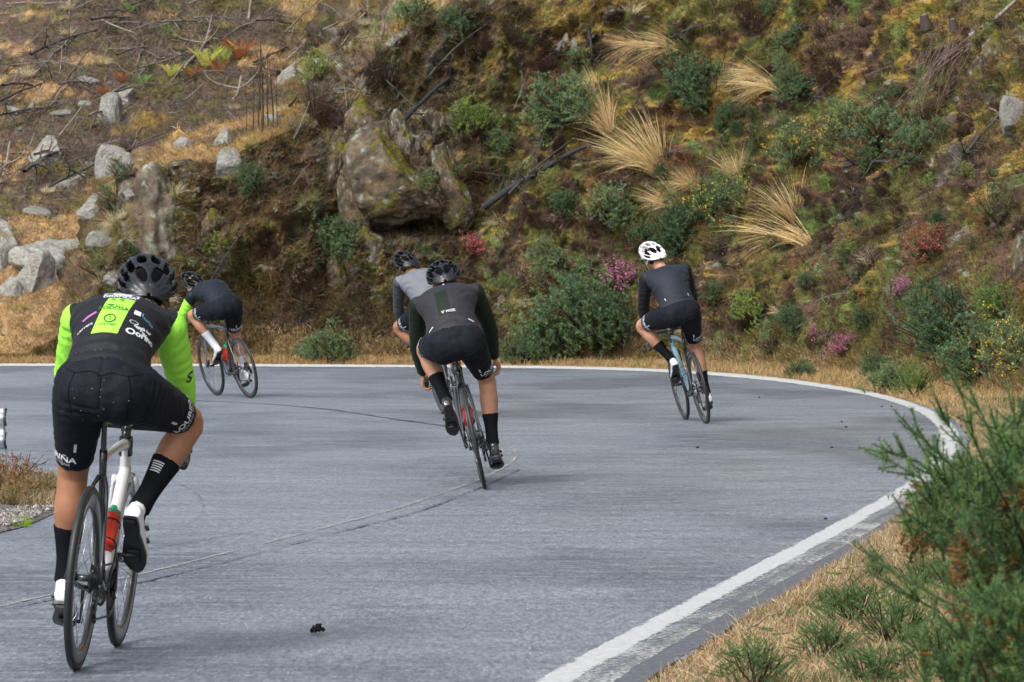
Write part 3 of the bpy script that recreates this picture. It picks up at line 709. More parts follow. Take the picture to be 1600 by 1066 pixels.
    for s, aa in ((-1, a), (1, a + math.pi)):
        px_, pz_ = bbx + CR * math.cos(aa), bbz + CR * math.sin(aa)
        bm = bmesh.new(); tube(bm, [(bbx, s * 0.06, bbz), (bbx + (px_ - bbx) * .5, s * .068, bbz + (pz_ - bbz) * .5), (px_, s * 0.074, pz_)], [(0.008, 0.016), (0.006, 0.012), (0.007, 0.012)], n=12)
        link('crank_arm', bm_mesh('crank_arm', bm), M_FBLK, b)
        bm = bmesh.new(); cyl(bm, (px_, s * .074, pz_), (px_, s * .13, pz_), .007); box(bm, (px_, s * .118, pz_), (.07, .055, .014), Matrix.Rotation(0, 3, 'Y'), .004)
        link('pedal', bm_mesh('pedal', bm), M_BLK, b); ped[s] = (px_, s * 0.118, pz_)
    # bottle cage on the down tube
    bm = bmesh.new(); d = V3(0.839 - bbx, 0, 0.681 - bbz).normalized(); n_ = V3(-d.z, 0, d.x); o = V3(bbx, 0, bbz) + d * 0.16 + n_ * 0.062
    for k in (0.0, 0.10):
        for i in range(12):
            t1, t2 = math.pi * 2 * i / 12, math.pi * 2 * (i + 1) / 12
            f_ = lambda t: o + d * (k + 0.01) + n_ * (0.039 * math.cos(t)) + V3(0, 0.039 * math.sin(t), 0)
            cyl(bm, f_(t1), f_(t2), 0.003, n=5)
    cyl(bm, o - n_ * .039, o - n_ * .039 + d * .13, .004, n=6)
    link('bottle_cage', bm_mesh('bottle_cage', bm), M_BLK, b)
    b['_o'] = list(o); b['_d'] = list(d)
    return b, ped
def bottle(bike, label, on_seat_tube=False):
    b = empty('water_bottle', bike.location, tuple(bike.rotation_euler)); tag(b, label, 'water bottle', 'red and green bottles in the cages')
    if on_seat_tube:
        d = V3(-math.cos(R(73.5)), 0, math.sin(R(73.5))); o = V3(BB[0], 0, BB[1]) + d * 0.15 + V3(0.06, 0, 0.01)
    else: o, d = Vector(bike['_o']), Vector(bike['_d'])
    bm = bmesh.new(); q = lambda k: o + d * k
    tube(bm, [q(0), q(.004), q(.06), q(.10), q(.105), q(.118), q(.135), q(.150)], [0.030, 0.0365, 0.0365, 0.0365, 0.033, 0.0335, 0.0365, 0.034], n=20, sub=3)
    link('body', bm_mesh('bottle_body', bm), M_REDB, b)
    bm = bmesh.new(); tube(bm, [q(.149), q(.152), q(.17), q(.180), q(.184), q(.200), q(.203)], [0.031, 0.0355, 0.031, 0.016, 0.012, 0.013, 0.009], n=20, sub=3)
    link('lid', bm_mesh('lid', bm), M_GREENB, b)
    return b

# ------------------------------------------------------------------ rider
def ik(a, c, l1, l2, pole):
    """joint between a and c bent towards pole"""
    a, c, pole = Vector(a), Vector(c), Vector(pole); d = (c - a); L = min(d.length, (l1 + l2) * 0.995); t = d.normalized()
    x = (l1 * l1 - l2 * l2 + L * L) / (2 * L); h = math.sqrt(max(l1 * l1 - x * x, 0)); p = pole - t * pole.dot(t)
    return a + t * x + p.normalized() * h, a + t * L
def seg_dist(P, a, b):
    a, b = np.array(a), np.array(b); ab = b - a; t = np.clip(((P - a) @ ab) / (ab @ ab), 0, 1)
    return np.linalg.norm(P - a - t[:, None] * ab, axis=1), t
helmet_cache = {}
def helmet_mesh(hi):
    if hi in helmet_cache: return helmet_cache[hi]
    NP_, NT = (200, 130) if hi else (110, 74)
    A_, B_, C_ = 0.142, 0.100, 0.112
    vents = [(22, 43, 17.5, 17), (-22, 43, 17.5, 17), (14, 82, 11.5, 17), (-14, 82, 11.5, 17), (41, 74, 9.5, 21), (-41, 74, 9.5, 21), (61, 66, 6.5, 26), (-61, 66, 6.5, 26), (80, 62, 5.0, 20), (-80, 62, 5.0, 20),
             (0, 117, 6, 16), (24, 116, 7.5, 17), (-24, 116, 7.5, 17), (46, 112, 6.5, 17), (-46, 112, 6.5, 17), (68, 112, 5, 14), (-68, 112, 5, 14)]
    ph = np.linspace(-128, 128, NP_); th = np.linspace(3, 168, NT); PH, TH = np.meshgrid(ph, th, indexing='ij')
    f = np.full(PH.shape, 9.0)
    for (pc, tc, w_, h_) in vents:
        tap = 1 - 0.45 * (TH - tc) / (h_ * 2) * (1 if tc < 100 else -1)
        sh = (TH - tc) * (0.16 if pc > 0 else -0.16) * (1 if tc < 60 else 0)
        f = np.minimum(f, (np.abs((PH - pc - sh) / (w_ * tap)) ** 2.6 + np.abs((TH - tc) / h_) ** 2.6) ** (1 / 2.6))
    rib = np.exp(-((f - 1.22) / 0.22) ** 2) * 0.035 - 0.02 * sstep(f, 1.5, 2.6)
    p, t = np.radians(PH), np.radians(TH)
    x = -A_ * np.cos(t); y = B_ * np.sin(t) * np.sin(p); z = C_ * np.sin(t) * np.cos(p)
    s = 1 + rib; x, y, z = x * s, y * s, z * s
    a = R(20); x, z = x * math.cos(a) + z * math.sin(a) * 1.0, -x * math.sin(a) * -1.0 + z * math.cos(a)  # pole dips at the back
    brim = -0.018 + 0.0 * x - 0.035 * sstep(-x, 0.02, 0.12) - 0.01 * sstep(x, 0.02, 0.12)
    idx = np.arange(NP_ * NT).reshape(NP_, NT)
    V = np.stack([x, y, z], 2).reshape(-1, 3)
    keepv = (f > 1.0) & (z > brim)
    # snap the rim of every opening a little so that it is not stepped
    q = np.stack([idx[:-1, :-1], idx[1:, :-1], idx[1:, 1:], idx[:-1, 1:]], 2).reshape(-1, 4)
    k = keepv.reshape(-1)[q].sum(1) >= 3; q = q[k]
    used, inv = np.unique(q, return_inverse=True); V = V[used]; q = inv.reshape(-1, 4)
    me = np_mesh('helmet_shell', V, q)
    ob = bpy.data.objects.new('t', me); COL.objects.link(ob)
    m = ob.modifiers.new('s0', 'SMOOTH'); m.iterations = 3; m.factor = .5
    m = ob.modifiers.new('s', 'SOLIDIFY'); m.thickness = 0.017; m.offset = -1
    m = ob.modifiers.new('s2', 'SMOOTH'); m.iterations = 2; m.factor = .4
    out = bpy.data.meshes.new_from_object(ob.evaluated_get(bpy.context.evaluated_depsgraph_get())); bpy.data.objects.remove(ob)
    for p_ in out.polygons: p_.use_smooth = True
    helmet_cache[hi] = out; return out
def add_hand(bm, wrist, f, wd, curl_to, s):
    f = Vector(f).normalized(); wd = Vector(wd); wd = (wd - f * wd.dot(f)).normalized(); pn = Vector(curl_to); pn = (pn - f * pn.dot(f) - wd * pn.dot(wd)).normalized()
    W = Vector(wrist); kn = W + f * 0.085
    tube(bm, [W - f * .03, W, W + f * .04, kn], [(0.024, 0.019), (0.028, 0.018), (0.041, 0.017), (0.043, 0.015)], side=wd, n=14)
    for i in range(4):
        L = [0.040, 0.027, 0.022]; k = [0.92, 1.0, 0.97, 0.82][i]; b0 = kn - f * .012 + wd * (-0.031 + 0.0207 * (3 - i)); pts = [b0]; ang = R(28)
        for l, da in zip(L, (R(45), R(62), R(35))):
            d = f * math.cos(ang) + pn * math.sin(ang); pts.append(pts[-1] + d * l * k); ang += da
        tube(bm, pts, [0.0098, 0.0092, 0.0085, 0.007], side=wd, n=8, sub=3); ball(bm, pts[-1], 0.0072, seg=8)
    b0 = W + f * .03 + wd * .030; t1 = b0 + wd * .022 + f * .022 + pn * .012; t2 = t1 + f * .02 + pn * .022 - wd * .004
    tube(bm, [b0, t1, t2], [0.014, 0.011, 0.0085], side=pn, n=8, sub=3); ball(bm, t2, .0085, seg=8)

def rider(label, bike, ped, spec):
    g = lambda k, d=None: spec.get(k, d)
    p = empty('person', bike.location, tuple(bike.rotation_euler)); tag(p, label, 'cyclist', 'cyclists riding round the bend')
    sc = g('scale', 1.0); vox = g('vox', 0.008)
    H = V3(g('hip')[0], g('hipy', 0), g('hip')[1]); S = V3(g('sh')[0], g('shy', 0), g('sh')[1]); d = (S - H); TL = d.length; d.normalize()
    yax = V3(0, 1, 0); nb = d.cross(yax) * -1.0; nb = V3(-d.z, 0, d.x)           # off the back
    sp = lambda f_, o=0.0: H + d * (f_ * TL) + nb * o
    bend = g('bend', 0.045); W_ = g('wide', 1.0) * 1.06; HW = g('hipw', 1.07); LG = g('legs_w', 1.12)
    prof = [(-0.16, -.005, .105, .075), (-0.06, 0, .150, .100), (0.06, .004, .158, .112), (0.2, bend * .5, .145, .104), (0.36, bend * .9, .140, .098), (0.52, bend, .150, .104), (0.68, bend * .95, .168, .108), (0.84, bend * .75, .182, .100), (0.96, bend * .35, .165, .078), (1.03, .0, .11, .062)]
    head = V3(*g('head')); hyaw = g('hyaw', 0.0); hp = g('hpitch', 0.0); hroll = g('hroll', 0.0)
    HR = (Matrix.Rotation(hyaw, 3, 'Z') @ Matrix.Rotation(hp, 3, 'Y') @ Matrix.Rotation(hroll, 3, 'X'))
    legs = {}; arms = {}
    for s in (-1, 1):
        hj = H + V3(0.0, s * 0.088, 0.0)
        fp = g('fpitch')[s]; fy = g('fyaw', {1: 0, -1: 0})[s]
        FR = Matrix.Rotation(fy, 3, 'Z') @ Matrix.Rotation(fp, 3, 'Y')
        ped_ = Vector(ped[s]) + V3(0, s * g('pedout', 0.0), 0)
        ank = ped_ + FR @ V3(-0.125, 0, 0.118)
        kn, ank2 = ik(hj, ank, 0.435 * sc, 0.425 * sc, g('knee')[s])
        legs[s] = (hj, kn, ank, FR, ped_)
        sj = S + yax * (s * 0.175 * W_) + nb * -0.008 + d * g('shup', {1: 0, -1: 0})[s]
        wr = Vector(g('wrist')[s]); el, wr2 = ik(sj, wr, 0.30 * sc, 0.265 * sc, g('elbow')[s]); arms[s] = (sj, el, wr2)
    def torso(bm, e, lo=-1, hi=2):
        q = [(f_, o, a, b_) for f_, o, a, b_ in prof if lo <= f_ <= hi]
        tube(bm, [sp(f_, o) for f_, o, a, b_ in q], [(a * (W_ if f_ > .3 else HW) + e, b_ * 1.05 + e) for f_, o, a, b_ in q], n=28)
    def shoulders(bm, e):
        for s in (-1, 1):
            sj = arms[s][0]
            tube(bm, [sp(0.96, bend * .45), sp(0.965, bend * .25) + yax * (s * .10), sj + V3(0, -s * .01, 0)], [(.08 + e, .06 + e), (.07 + e, .058 + e), (.056 + e, .056 + e)], side=d, n=14)
            ball(bm, sj, .058 + e)
            # shoulder blade
            ball(bm, sp(0.8, bend * .9 + .035) + yax * (s * .085), (.075 + e, .055 + e, .06 + e), seg=14)
    def arm(bm, e, f0=0, f1=1.0):
        for s in (-1, 1):
            a, b_, c = arms[s]; sd = g('elbow')[s]
            m1, m2 = a.lerp(b_, .45), b_.lerp(c, .3); m3 = b_.lerp(c, .75)
            tube(bm, [a, m1, b_, m2, m3, c], [.055 + e, (.052 + e, .055 + e), (.043 + e, .045 + e), (.044 + e, .048 + e), (.034 + e, .037 + e), (.025 + e * 1.2, .03 + e * 1.2)], side=V3(0, 1, 0), n=16)
    def pelvis(bm, e):
        for s in (-1, 1):
            hj = legs[s][0]; ball(bm, H - d * .03 + V3(-.008, s * .072 * HW, -.012) + nb * .0, (.098 + e, .092 * HW + e, .116 + e), seg=20)
            ball(bm, hj + V3(0, s * .016, -.015), (.090 + e, .084 * HW + e, .098 + e), seg=18)
        ball(bm, H - d * .0 + nb * .006 + V3(-.006, 0, -.004), (.112 + e, .150 * HW + e, .118 + e), seg=28)
        ball(bm, H - d * .04 + V3(-.004, 0, -.008), (.094 + e, .120 * HW + e, .105 + e), seg=24)
    def thigh(bm, e, f1=1.0):
        for s in (-1, 1):
            a, k, c = legs[s][:3]; t = (k - a); back = V3(-t.z, 0, t.x).normalized() * -1
            if back.x > 0: back = -back
            pts = [a + t * -0.02, a + t * .18 + back * .012, a + t * .4 + back * .008, a + t * .62, a + t * .82, k]
            rr = [(.088, .094), (.090, .100), (.082, .090), (.071, .077), (.060, .065), (.054, .058)]
            if f1 < 1:
                pts = pts[:4] + [a + t * min(f1, .80), a + t * f1]; rr = rr[:4] + [(.062, .067), (.060, .064)]
            tube(bm, pts, [(q[0] * LG ** .6 + e, q[1] * LG ** .6 + e) for q in rr], side=V3(0, 1, 0), n=22)
    def shin(bm, e, f0=0, f1=1.0, n=7):
        for s in (-1, 1):
            k, c = legs[s][1], legs[s][2]; t = c - k; back = V3(-1, 0, 0); back = (back - t.normalized() * back.dot(t.normalized())).normalized()
            fs = [0, .12, .26, .40, .58, .76, .90, 1.0]; rr = [(.053, .056), (.050, .052), (.056, .060), (.052, .056), (.042, .043), (.033, .034), (.031, .034), (.034, .038)]
            ob = [0, .006, .020, .017, .008, .0, -.001, .0]
            F_ = np.linspace(f0, f1, n)
            pts = [k + t * f_ + back * float(np.interp(f_, fs, ob)) for f_ in F_]
            tube(bm, pts, [(float(np.interp(f_, fs, [r[0] for r in rr])) * LG + e, float(np.interp(f_, fs, [r[1] for r in rr])) * LG + e) for f_ in F_], side=V3(0, 1, 0), n=20)
    # ---- the body, one surface
    bm = bmesh.new(); torso(bm, 0); shoulders(bm, 0); arm(bm, 0); pelvis(bm, 0); thigh(bm, 0); shin(bm, 0)
    for s in (-1, 1):
        k, c = legs[s][1], legs[s][2]; t = c - k; tn = t.normalized(); back = V3(-1, 0, 0); back = (back - tn * back.dot(tn)).normalized(); rt = tn.to_track_quat('Z', 'Y').to_matrix()
        for sd_, ln_ in ((1, .30), (-1, .27)): ball(bm, k + t * ln_ + back * .030 + V3(0, sd_ * .021, 0), (.030 * LG, .030 * LG, .085), rt, 14)      # two calf heads
        ball(bm, k + t * .72 + back * .024, (.010, .010, .09), rt, 10)                                                                   # tendon
        for sd_ in (1, -1): tube(bm, [k - (k - legs[s][0]).normalized() * .10 + back * .03 + V3(0, sd_ * .036, 0), k + back * .026 + V3(0, sd_ * .038, 0), k + t * .10 + back * .018 + V3(0, sd_ * .034, 0)], [.014, .012, .012], n=8)
    for s in (-1, 1):
        k = legs[s][1]; t = legs[s][2] - k; ball(bm, k + V3(.012, 0, 0), (.050, .048, .056))
        FR, ank = legs[s][3], legs[s][2]
        tube(bm, [ank + FR @ V3(-.045, 0, -.07), ank + FR @ V3(0, 0, -.05), ank + FR @ V3(.07, 0, -.065), ank + FR @ V3(.14, 0, -.09), ank + FR @ V3(.185, 0, -.098)], [.024, (.034, .036), (.036, .028), (.04, .018), (.025, .01)], n=14)
        ball(bm, ank + V3(0, 0, 0), .036)
        wr = arms[s][2]; hd = g('hand')
        add_hand(bm, wr, (0.25, s * g('handout', .2), -0.9) if hd == 'drops' else (0.75, s * 0.25, -0.45), (1, 0, -.25) if hd == 'drops' else (0.6, -s * .5, .4), (-.1, -s * 1.0, 0.0), s)
    n0 = sp(.98, 0.0); n1 = head + HR @ V3(-.045, 0, -.055)
    tube(bm, [n0, n0.lerp(n1, .5), n1], [(.066, .064), (.058, .060), (.056, .062)], n=16)
    ball(bm, head + HR @ V3(-.005, 0, .022), (.096, .076, .092), HR, 24); ball(bm, head + HR @ V3(.028, 0, -.045), (.066, .058, .066), HR, 20)
    ball(bm, head + HR @ V3(.062, 0, -.092), (.026, .026, .02), HR, 12)                                    # chin
    tube(bm, [head + HR @ V3(.088, 0, .02), head + HR @ V3(.108, 0, -.012), head + HR @ V3(.112, 0, -.028), head + HR @ V3(.092, 0, -.036)], [.009, .012, .015, .010], n=10)   # nose
    ball(bm, head + HR @ V3(.088, 0, -.062), (.012, .024, .007), HR, 10); ball(bm, head + HR @ V3(.080, 0, .034), (.016, .052, .010), HR, 12)
    for s in (-1, 1): ball(bm, head + HR @ V3(-.008, s * .079, -.018), (.020, .009, .032), HR @ Matrix.Rotation(s * R(-22), 3, 'Z') @ Matrix.Rotation(R(-10), 3, 'Y'), 12)
    body = link('body', remesh(bm, vox * 0.8, 4), g('skin', M_SKIN), p)
    for s in (-1, 1):
        bm = bmesh.new(); ball(bm, head + HR @ V3(.082, s * .032, .008), .0125, seg=14); link('eye', bm_mesh('eye', bm), M_PRINTW, p)
    # ---- shorts
    fh = g('hem', 0.80)
    bm = bmesh.new(); torso(bm, .005, -1, .40); pelvis(bm, .005); thigh(bm, .0065, fh)
    sh = link('cycling_shorts', remesh(bm, vox * .8, 14), M_LYCRA, p)
    Q_ = coords(sh.data).astype(float); qn = np.empty(len(Q_) * 3, np.float32); sh.data.vertices.foreach_get('normal', qn); qn = qn.reshape(-1, 3)
    wq = fbm(Q_, 6, 2, g('seed', 1) + 40); fo = np.zeros(len(Q_))
    for s in (-1, 1):
        a, k_ = np.array(legs[s][0]), np.array(legs[s][1]); dd_, tt_ = seg_dist(Q_, a, k_); nr = (Q_[:, 1] * s > 0)
        fo += nr * (np.sin(tt_ * 75 + wq * 9) * np.exp(-((tt_ - .12) / .14) ** 2) * .0030 + np.sin(tt_ * 60 + wq * 12) * sstep(tt_, .35, .6) * .0012)
    fo += .0022 * fbm(Q_ * [1, 1, 2.2], 16, 2, g('seed', 1) + 9) - .0035 * np.exp(-((Q_[:, 1]) / .006) ** 2)
    sh.data.vertices.foreach_set('co', (Q_ + qn * fo[:, None]).astype(np.float32).ravel()); sh.data.update()
    # ---- jersey
    bm = bmesh.new(); torso(bm, .011, g('jlow', .06)); shoulders(bm, .009); arm(bm, .0085)
    jm = remesh(bm, vox * .7, 5)
    P_ = coords(jm).astype(float)
    f_along = (P_ - np.array(H)) @ np.array(d) / TL; off = (P_ - np.array(H)) @ np.array(nb); lat = P_[:, 1]
    # folds: cloth bunches across the lower back, creases run from the armpits
    nrm = np.empty(len(P_) * 3, np.float32); jm.vertices.foreach_get('normal', nrm); nrm = nrm.reshape(-1, 3)
    wob = fbm(P_ * [1, 1, 1], 7, 2, g('seed', 1)) * 1.3
    fold = np.sin((f_along * 42 + 3.0 * np.abs(lat / .15) + wob * 4.0)) * np.exp(-((f_along - .12) / .13) ** 2) * .0040
    fold += np.sin((f_along * 30 - 16 * np.abs(lat) + wob * 5.0)) * sstep(np.abs(lat), .03, .14) * np.exp(-((f_along - .62) / .25) ** 2) * .0030
    dm = np.full(len(P_), 9.0); armt = np.full(len(P_), -1.0); sleeve = np.full(len(P_), -1.0)
    for s in (-1, 1):
        a, b_, c = arms[s]; d1, t1 = seg_dist(P_, a, b_); d2, t2 = seg_dist(P_, b_, c)
        for dd, tt, pa, pb in ((d1, t1, a, b_), (d2, t2, b_, c)):
            near = dd < .075; fold += near * np.sin(tt * 34 + wob * 6) * .0016
        n_ = ((b_ - a).normalized() * .75 + V3(0, s, 0) * .8 - nb * .2).normalized()
        pl = (P_ - np.array(a)) @ np.array(n_) + g('seam', .018)
        sleeve = np.maximum(sleeve, np.minimum(pl, .105 - np.minimum(d1, d2)))
        armt = np.maximum(armt, np.minimum(pl - g('sleeve_from', 0.0), .105 - np.minimum(d1, d2)))
    P2 = P_ + nrm * fold[:, None]; jm.vertices.foreach_set('co', P2.astype(np.float32).ravel()); jm.update()
    k = np.full(len(P_), -1.0)
    if g('green_sleeve'): k = np.maximum(k, np.minimum(armt, g('sleeve_to', 9) - armt))
    if g('strip'):
        y0, y1, w0, w1, f0, f1 = g('strip')
        cy = y0 + (y1 - y0) * (f_along - f0) / (f1 - f0); ww = w0 + (w1 - w0) * (f_along - f0) / (f1 - f0)
        st_ = np.minimum(np.minimum(ww - np.abs(lat - cy), (f_along - f0) * TL), np.minimum((f1 - f_along) * TL, off - .0))
        k = np.maximum(k, st_)
    at_ = jm.attributes.new('k', 'FLOAT', 'POINT'); at_.data.foreach_set('value', k.astype(np.float32))
    jer = link('jersey', jm, g('jersey'), p)
    # ---- socks, shoes
    for s in (-1, 1):
        kk, ank, FR = legs[s][1], legs[s][2], legs[s][3]; sock0 = g('sock', .52)
        keep = dict(legs); legs_one = {s: legs[s]}
        bm = bmesh.new()
        t = ank - kk; back = V3(-1, 0, 0); back = (back - t.normalized() * back.dot(t.normalized())).normalized()
        fs = [.4, .58, .76, .90, 1.0]; F_ = np.linspace(sock0, 1.0, 6)
        tube(bm, [kk + t * f_ + back * float(np.interp(f_, fs, [.017, .008, 0, -.001, 0])) for f_ in F_] , [float(np.interp(f_, fs, [.054, .043, .034, .034, .037])) * LG + .004 for f_ in F_], n=20)
        tube(bm, [ank + FR @ V3(-.01, 0, 0), ank + FR @ V3(0.005, 0, -.05)], [(.036, .040), (.036, .045)], n=14)
        so_ = link('sock', remesh(bm, .006, 3), g('sockmat', M_SOCKB), p)
        if g('sock_marks'):
            bv = BVHTree.FromObject(so_, bpy.context.evaluated_depsgraph_get()) if False else BVHTree.FromPolygons([v.co for v in so_.data.vertices], [q.vertices[:] for q in so_.data.polygons])
            for i in range(5):
                fn = wrap_fn(bv, kk + t * (sock0 + .09 + .022 * i), -t, back + V3(0, -.35 * s if s < 0 else -.75, 0), rad=.045)
                project(shape_mesh('rect', .034, .0042), fn, 'sock_stripe', M_PRINTG, so_)
        bm = bmesh.new()                                    # shoe upper
        q = lambda x, y, z: ank + FR @ V3(x, y, z)
        tube(bm, [q(-.058, 0, -.070), q(-.05, 0, -.068), q(-.015, 0, -.062), q(.03, 0, -.066), q(.08, -s * .003, -.076), (q(.13, -s * .004, -.085)), q(.18, -s * .002, -.092), q(.205, 0, -.096)],
             [(.018, .020), (.031, .034), (.034, .044), (.036, .042), (.043, .035), (.047, .026), (.039, .019), (.016, .010)], n=22)
        tube(bm, [q(-.012, 0, -.07), q(-.012, 0, -.035), q(-.010, 0, -.012)], [(.034, .044), (.034, .042), (.036, .042)], n=18)
        shoe = link('shoe', remesh(bm, .0055, 3), g('shoemat', M_BLACK_SHOE), p)
        bm = bmesh.new()
        outl = [(-.060, .012), (-.055, .027), (-.02, .031), (.03, .030), (.08, .040), (.125, .047), (.165, .042), (.195, .028), (.209, .010)]
        vs = []
        for zz in (-.098, -.110):
            row = [q(x, y_, zz - (.012 * max(0, x) / .2) + (.004 if abs(x) > .19 else 0)) for x, y_ in outl] + [q(x, -y_, zz - (.012 * max(0, x) / .2)) for x, y_ in outl[::-1]]
            vs.append([bm.verts.new(v) for v in row])
        n = len(vs[0]); bm.faces.new(vs[0]); bm.faces.new(vs[1][::-1])
        for i in range(n): bm.faces.new((vs[0][i], vs[0][(i + 1) % n], vs[1][(i + 1) % n], vs[1][i]))
        bmesh.ops.bevel(bm, geom=[e for e in bm.edges if len(e.link_faces) == 2 and e.calc_face_angle(0) > 1], offset=.003, segments=2, affect='EDGES')
        box(bm, q(.12, 0, -.126), (.055, .045, .012), FR, .003); box(bm, q(-.035, 0, -.115), (.03, .04, .010), FR, .003)
        link('sole', bm_mesh('sole', bm, False), M_SOLE, shoe)
        for xx in (.045, .095):
            bm = bmesh.new(); c0 = q(xx, s * .036, -.052 - (xx - .045) * .3); cyl(bm, c0, c0 + FR @ V3(0, s * .010, .006), .011, n=16); link('dial', bm_mesh('dial', bm), M_SOLE, shoe)
    # ---- hair and helmet
    bm = bmesh.new(); ball(bm, head + HR @ V3(-.018, 0, .020), (.088, .079, .090), HR, 20); ball(bm, head + HR @ V3(-.052, 0, -.020), (.045, .058, .052), HR, 16)
    link('hair', remesh(bm, .007, 3), M_HAIR, p)
    hm = link('helmet', helmet_mesh(g('hi', False)), None, p)
    hm.data = hm.data.copy() if False else hm.data
    if len(hm.data.materials) == 0: hm.data.materials.append(M_HELK)
    if g('helmat'):
        hm.data = hm.data.copy(); hm.data.materials.clear(); hm.data.materials.append(g('helmat'))
    HM = HR.to_4x4(); HM.translation = head + HR @ V3(-.004, 0, .030); hm.matrix_basis = HM @ Matrix.Diagonal((1, 1, 1, 1))
    bm = bmesh.new(); ball(bm, (-.0, 0, -.010), (.112, .080, .090), None, 24); 
    bmesh.ops.bisect_plane(bm, geom=bm.verts[:] + bm.edges[:] + bm.faces[:], plane_co=(0, 0, -.004), plane_no=(.25, 0, -1), clear_outer=True)
    ln = link('liner', bm_mesh('liner', bm), M_LINER, hm)
    bm = bmesh.new(); pts = [V3(-.088 * math.cos(a) - .015, .078 * math.sin(a), -.048 + .012 * math.cos(a * 2)) for a in np.linspace(-1.35, 1.35, 9)]
    tube(bm, pts, [(.010, .004)] * 9, side=(0, 0, 1), n=8, sub=3); cyl(bm, (-.100, 0, -.040), (-.116, 0, -.040), .014, n=16)
    link('fit_cradle', bm_mesh('fit_cradle', bm), M_BLK, hm)
    for s in (-1, 1):
        bm = bmesh.new()
        tube(bm, [head + HR @ V3(.035, s * .083, .02), head + HR @ V3(.022, s * .078, -.05), head + HR @ V3(.035, s * .045, -.105), head + HR @ V3(.045, 0, -.115)], [(.007, .0015)] * 4, side=(1, 0, 0), n=8, sub=4)
        tube(bm, [head + HR @ V3(-.06, s * .080, -.0), head + HR @ V3(-.01, s * .086, -.035), head + HR @ V3(.022, s * .080, -.05)], [(.006, .0015)] * 3, side=(0, 0, 1), n=8, sub=4)
        link('helmet_strap', bm_mesh('helmet_strap', bm), g('strapmat', M_BLK), p)
    if g('glasses'):
        bm = bmesh.new()
        pts = [head + HR @ V3(-.02, -.086, .006), head + HR @ V3(.06, -.078, .012), head + HR @ V3(.098, -.05, .008), head + HR @ V3(.116, 0, .006), head + HR @ V3(.098, .05, .008), head + HR @ V3(.06, .078, .012), head + HR @ V3(-.02, .086, .006)]
        tube(bm, pts, [(.003, .002), (.006, .002), (.022, .002), (.018, .002), (.022, .002), (.006, .002), (.003, .002)], side=HR @ V3(0, 0, 1), n=8, sub=4)
        link('sunglasses', bm_mesh('sunglasses', bm), M_PRINTW if g('glasses') == 'w' else M_LENS, p)
    mk = lambda ob: BVHTree.FromPolygons([v.co for v in ob.data.vertices], [q.vertices[:] for q in ob.data.polygons])
    info = dict(legs=legs, arms=arms, H=H, S=S, d=d, nb=nb, sp=sp, TL=TL, jersey=jer, shorts=sh, jb=mk(jer), sb=mk(sh), body=body, p=p, fh=fh)
    # reflective dashes on the back of each thigh
    for s in g('dash', (-1, 1)):
        a, kk = legs[s][0], legs[s][1]; t = (kk - a)
        fn = wrap_fn(info['sb'], a + t * .56, -t, V3(-1, -.15 * s, 0), rad=.075)
        project(shape_mesh('rect', .008, .045), fn, 'reflective_tab', M_PRINTG, sh)
        fn = wrap_fn(info['sb'], a + t * (fh - .105), -t, V3(-1, g('hemref', {1: 0, -1: 0})[s], 0), rad=.07)
        bm = text_mesh('LOURIÑA', .037, .0009, align='CENTER'); project(bm, fn, 'hem_lettering', M_PRINTW, sh)
        fn = wrap_fn(info['sb'], a + t * (fh - .060), -t, V3(-1, g('hemref', {1: 0, -1: 0})[s], 0), rad=.07)
        bm = text_mesh('CYCLING TEAM', .017, 0, align='CENTER'); project(bm, fn, 'hem_lettering', M_PRINTG, sh)
    return info
# ================================================================== THE FIVE RIDERS
GREEN = (0.33, 0.80, 0.075)
BLACKJ = (0.011, 0.0125, 0.016)
J1 = cloth2('black_and_lime_jersey', BLACKJ, GREEN)
J2 = cloth2('black_jersey_lime_cuffs', (0.010, 0.014, 0.022), GREEN)
J3 = cloth2('grey_jersey', (0.15, 0.16, 0.18), (0.055, 0.06, 0.072))
J4 = cloth2('charcoal_jersey_green_sleeves', (0.024, 0.024, 0.029), (0.007, 0.015, 0.007))
J5 = cloth2('navy_black_jersey', (0.017, 0.021, 0.031), (0.012, 0.013, 0.017))
def contact(px, py): return gnd(px, py)
YW = math.pi / 2
# 1: nearest, left
b1, ped1 = bicycle('white and black road bicycle with deep black rims, the nearest one', contact(119, 1047), YW - R(3.5), R(4.6), M_FWHT, M_FBLK, 0.062, crank=124)
bottle(b1, 'red bottle with a green lid in the cage of the nearest white bicycle')
r1 = rider('cyclist in a black jersey with lime sleeves and a lime back strip, nearest the camera', b1, ped1, dict(
    hip=(0.165, 1.045), legs_w=1.10, sh=(0.50, 1.27), handout=.08, head=(0.675, -0.052, 1.376), hyaw=R(12), hpitch=R(6), scale=.955, vox=.0072, hi=True, bend=.05, wide=.94, hipw=1.01,
    fpitch={-1: R(50), 1: R(22)}, fyaw={-1: R(-6), 1: R(3)}, knee={-1: (1, -.58, -.16), 1: (1, .22, 0)}, pedout=.018, elbow={-1: (-.1, -1, -.2), 1: (-.1, 1, -.2)},
    wrist={-1: (.88, -.205, .80), 1: (.88, .225, .80)}, hand='drops', jersey=J1, green_sleeve=True, seam=.020, strip=(0.022, -0.012, .050, .050, .28, .80), shoemat=M_WHITE_SHOE,
    sock_marks=True, hemref={-1: -1.3, 1: 1.1}, hem=.85, sock=.46))
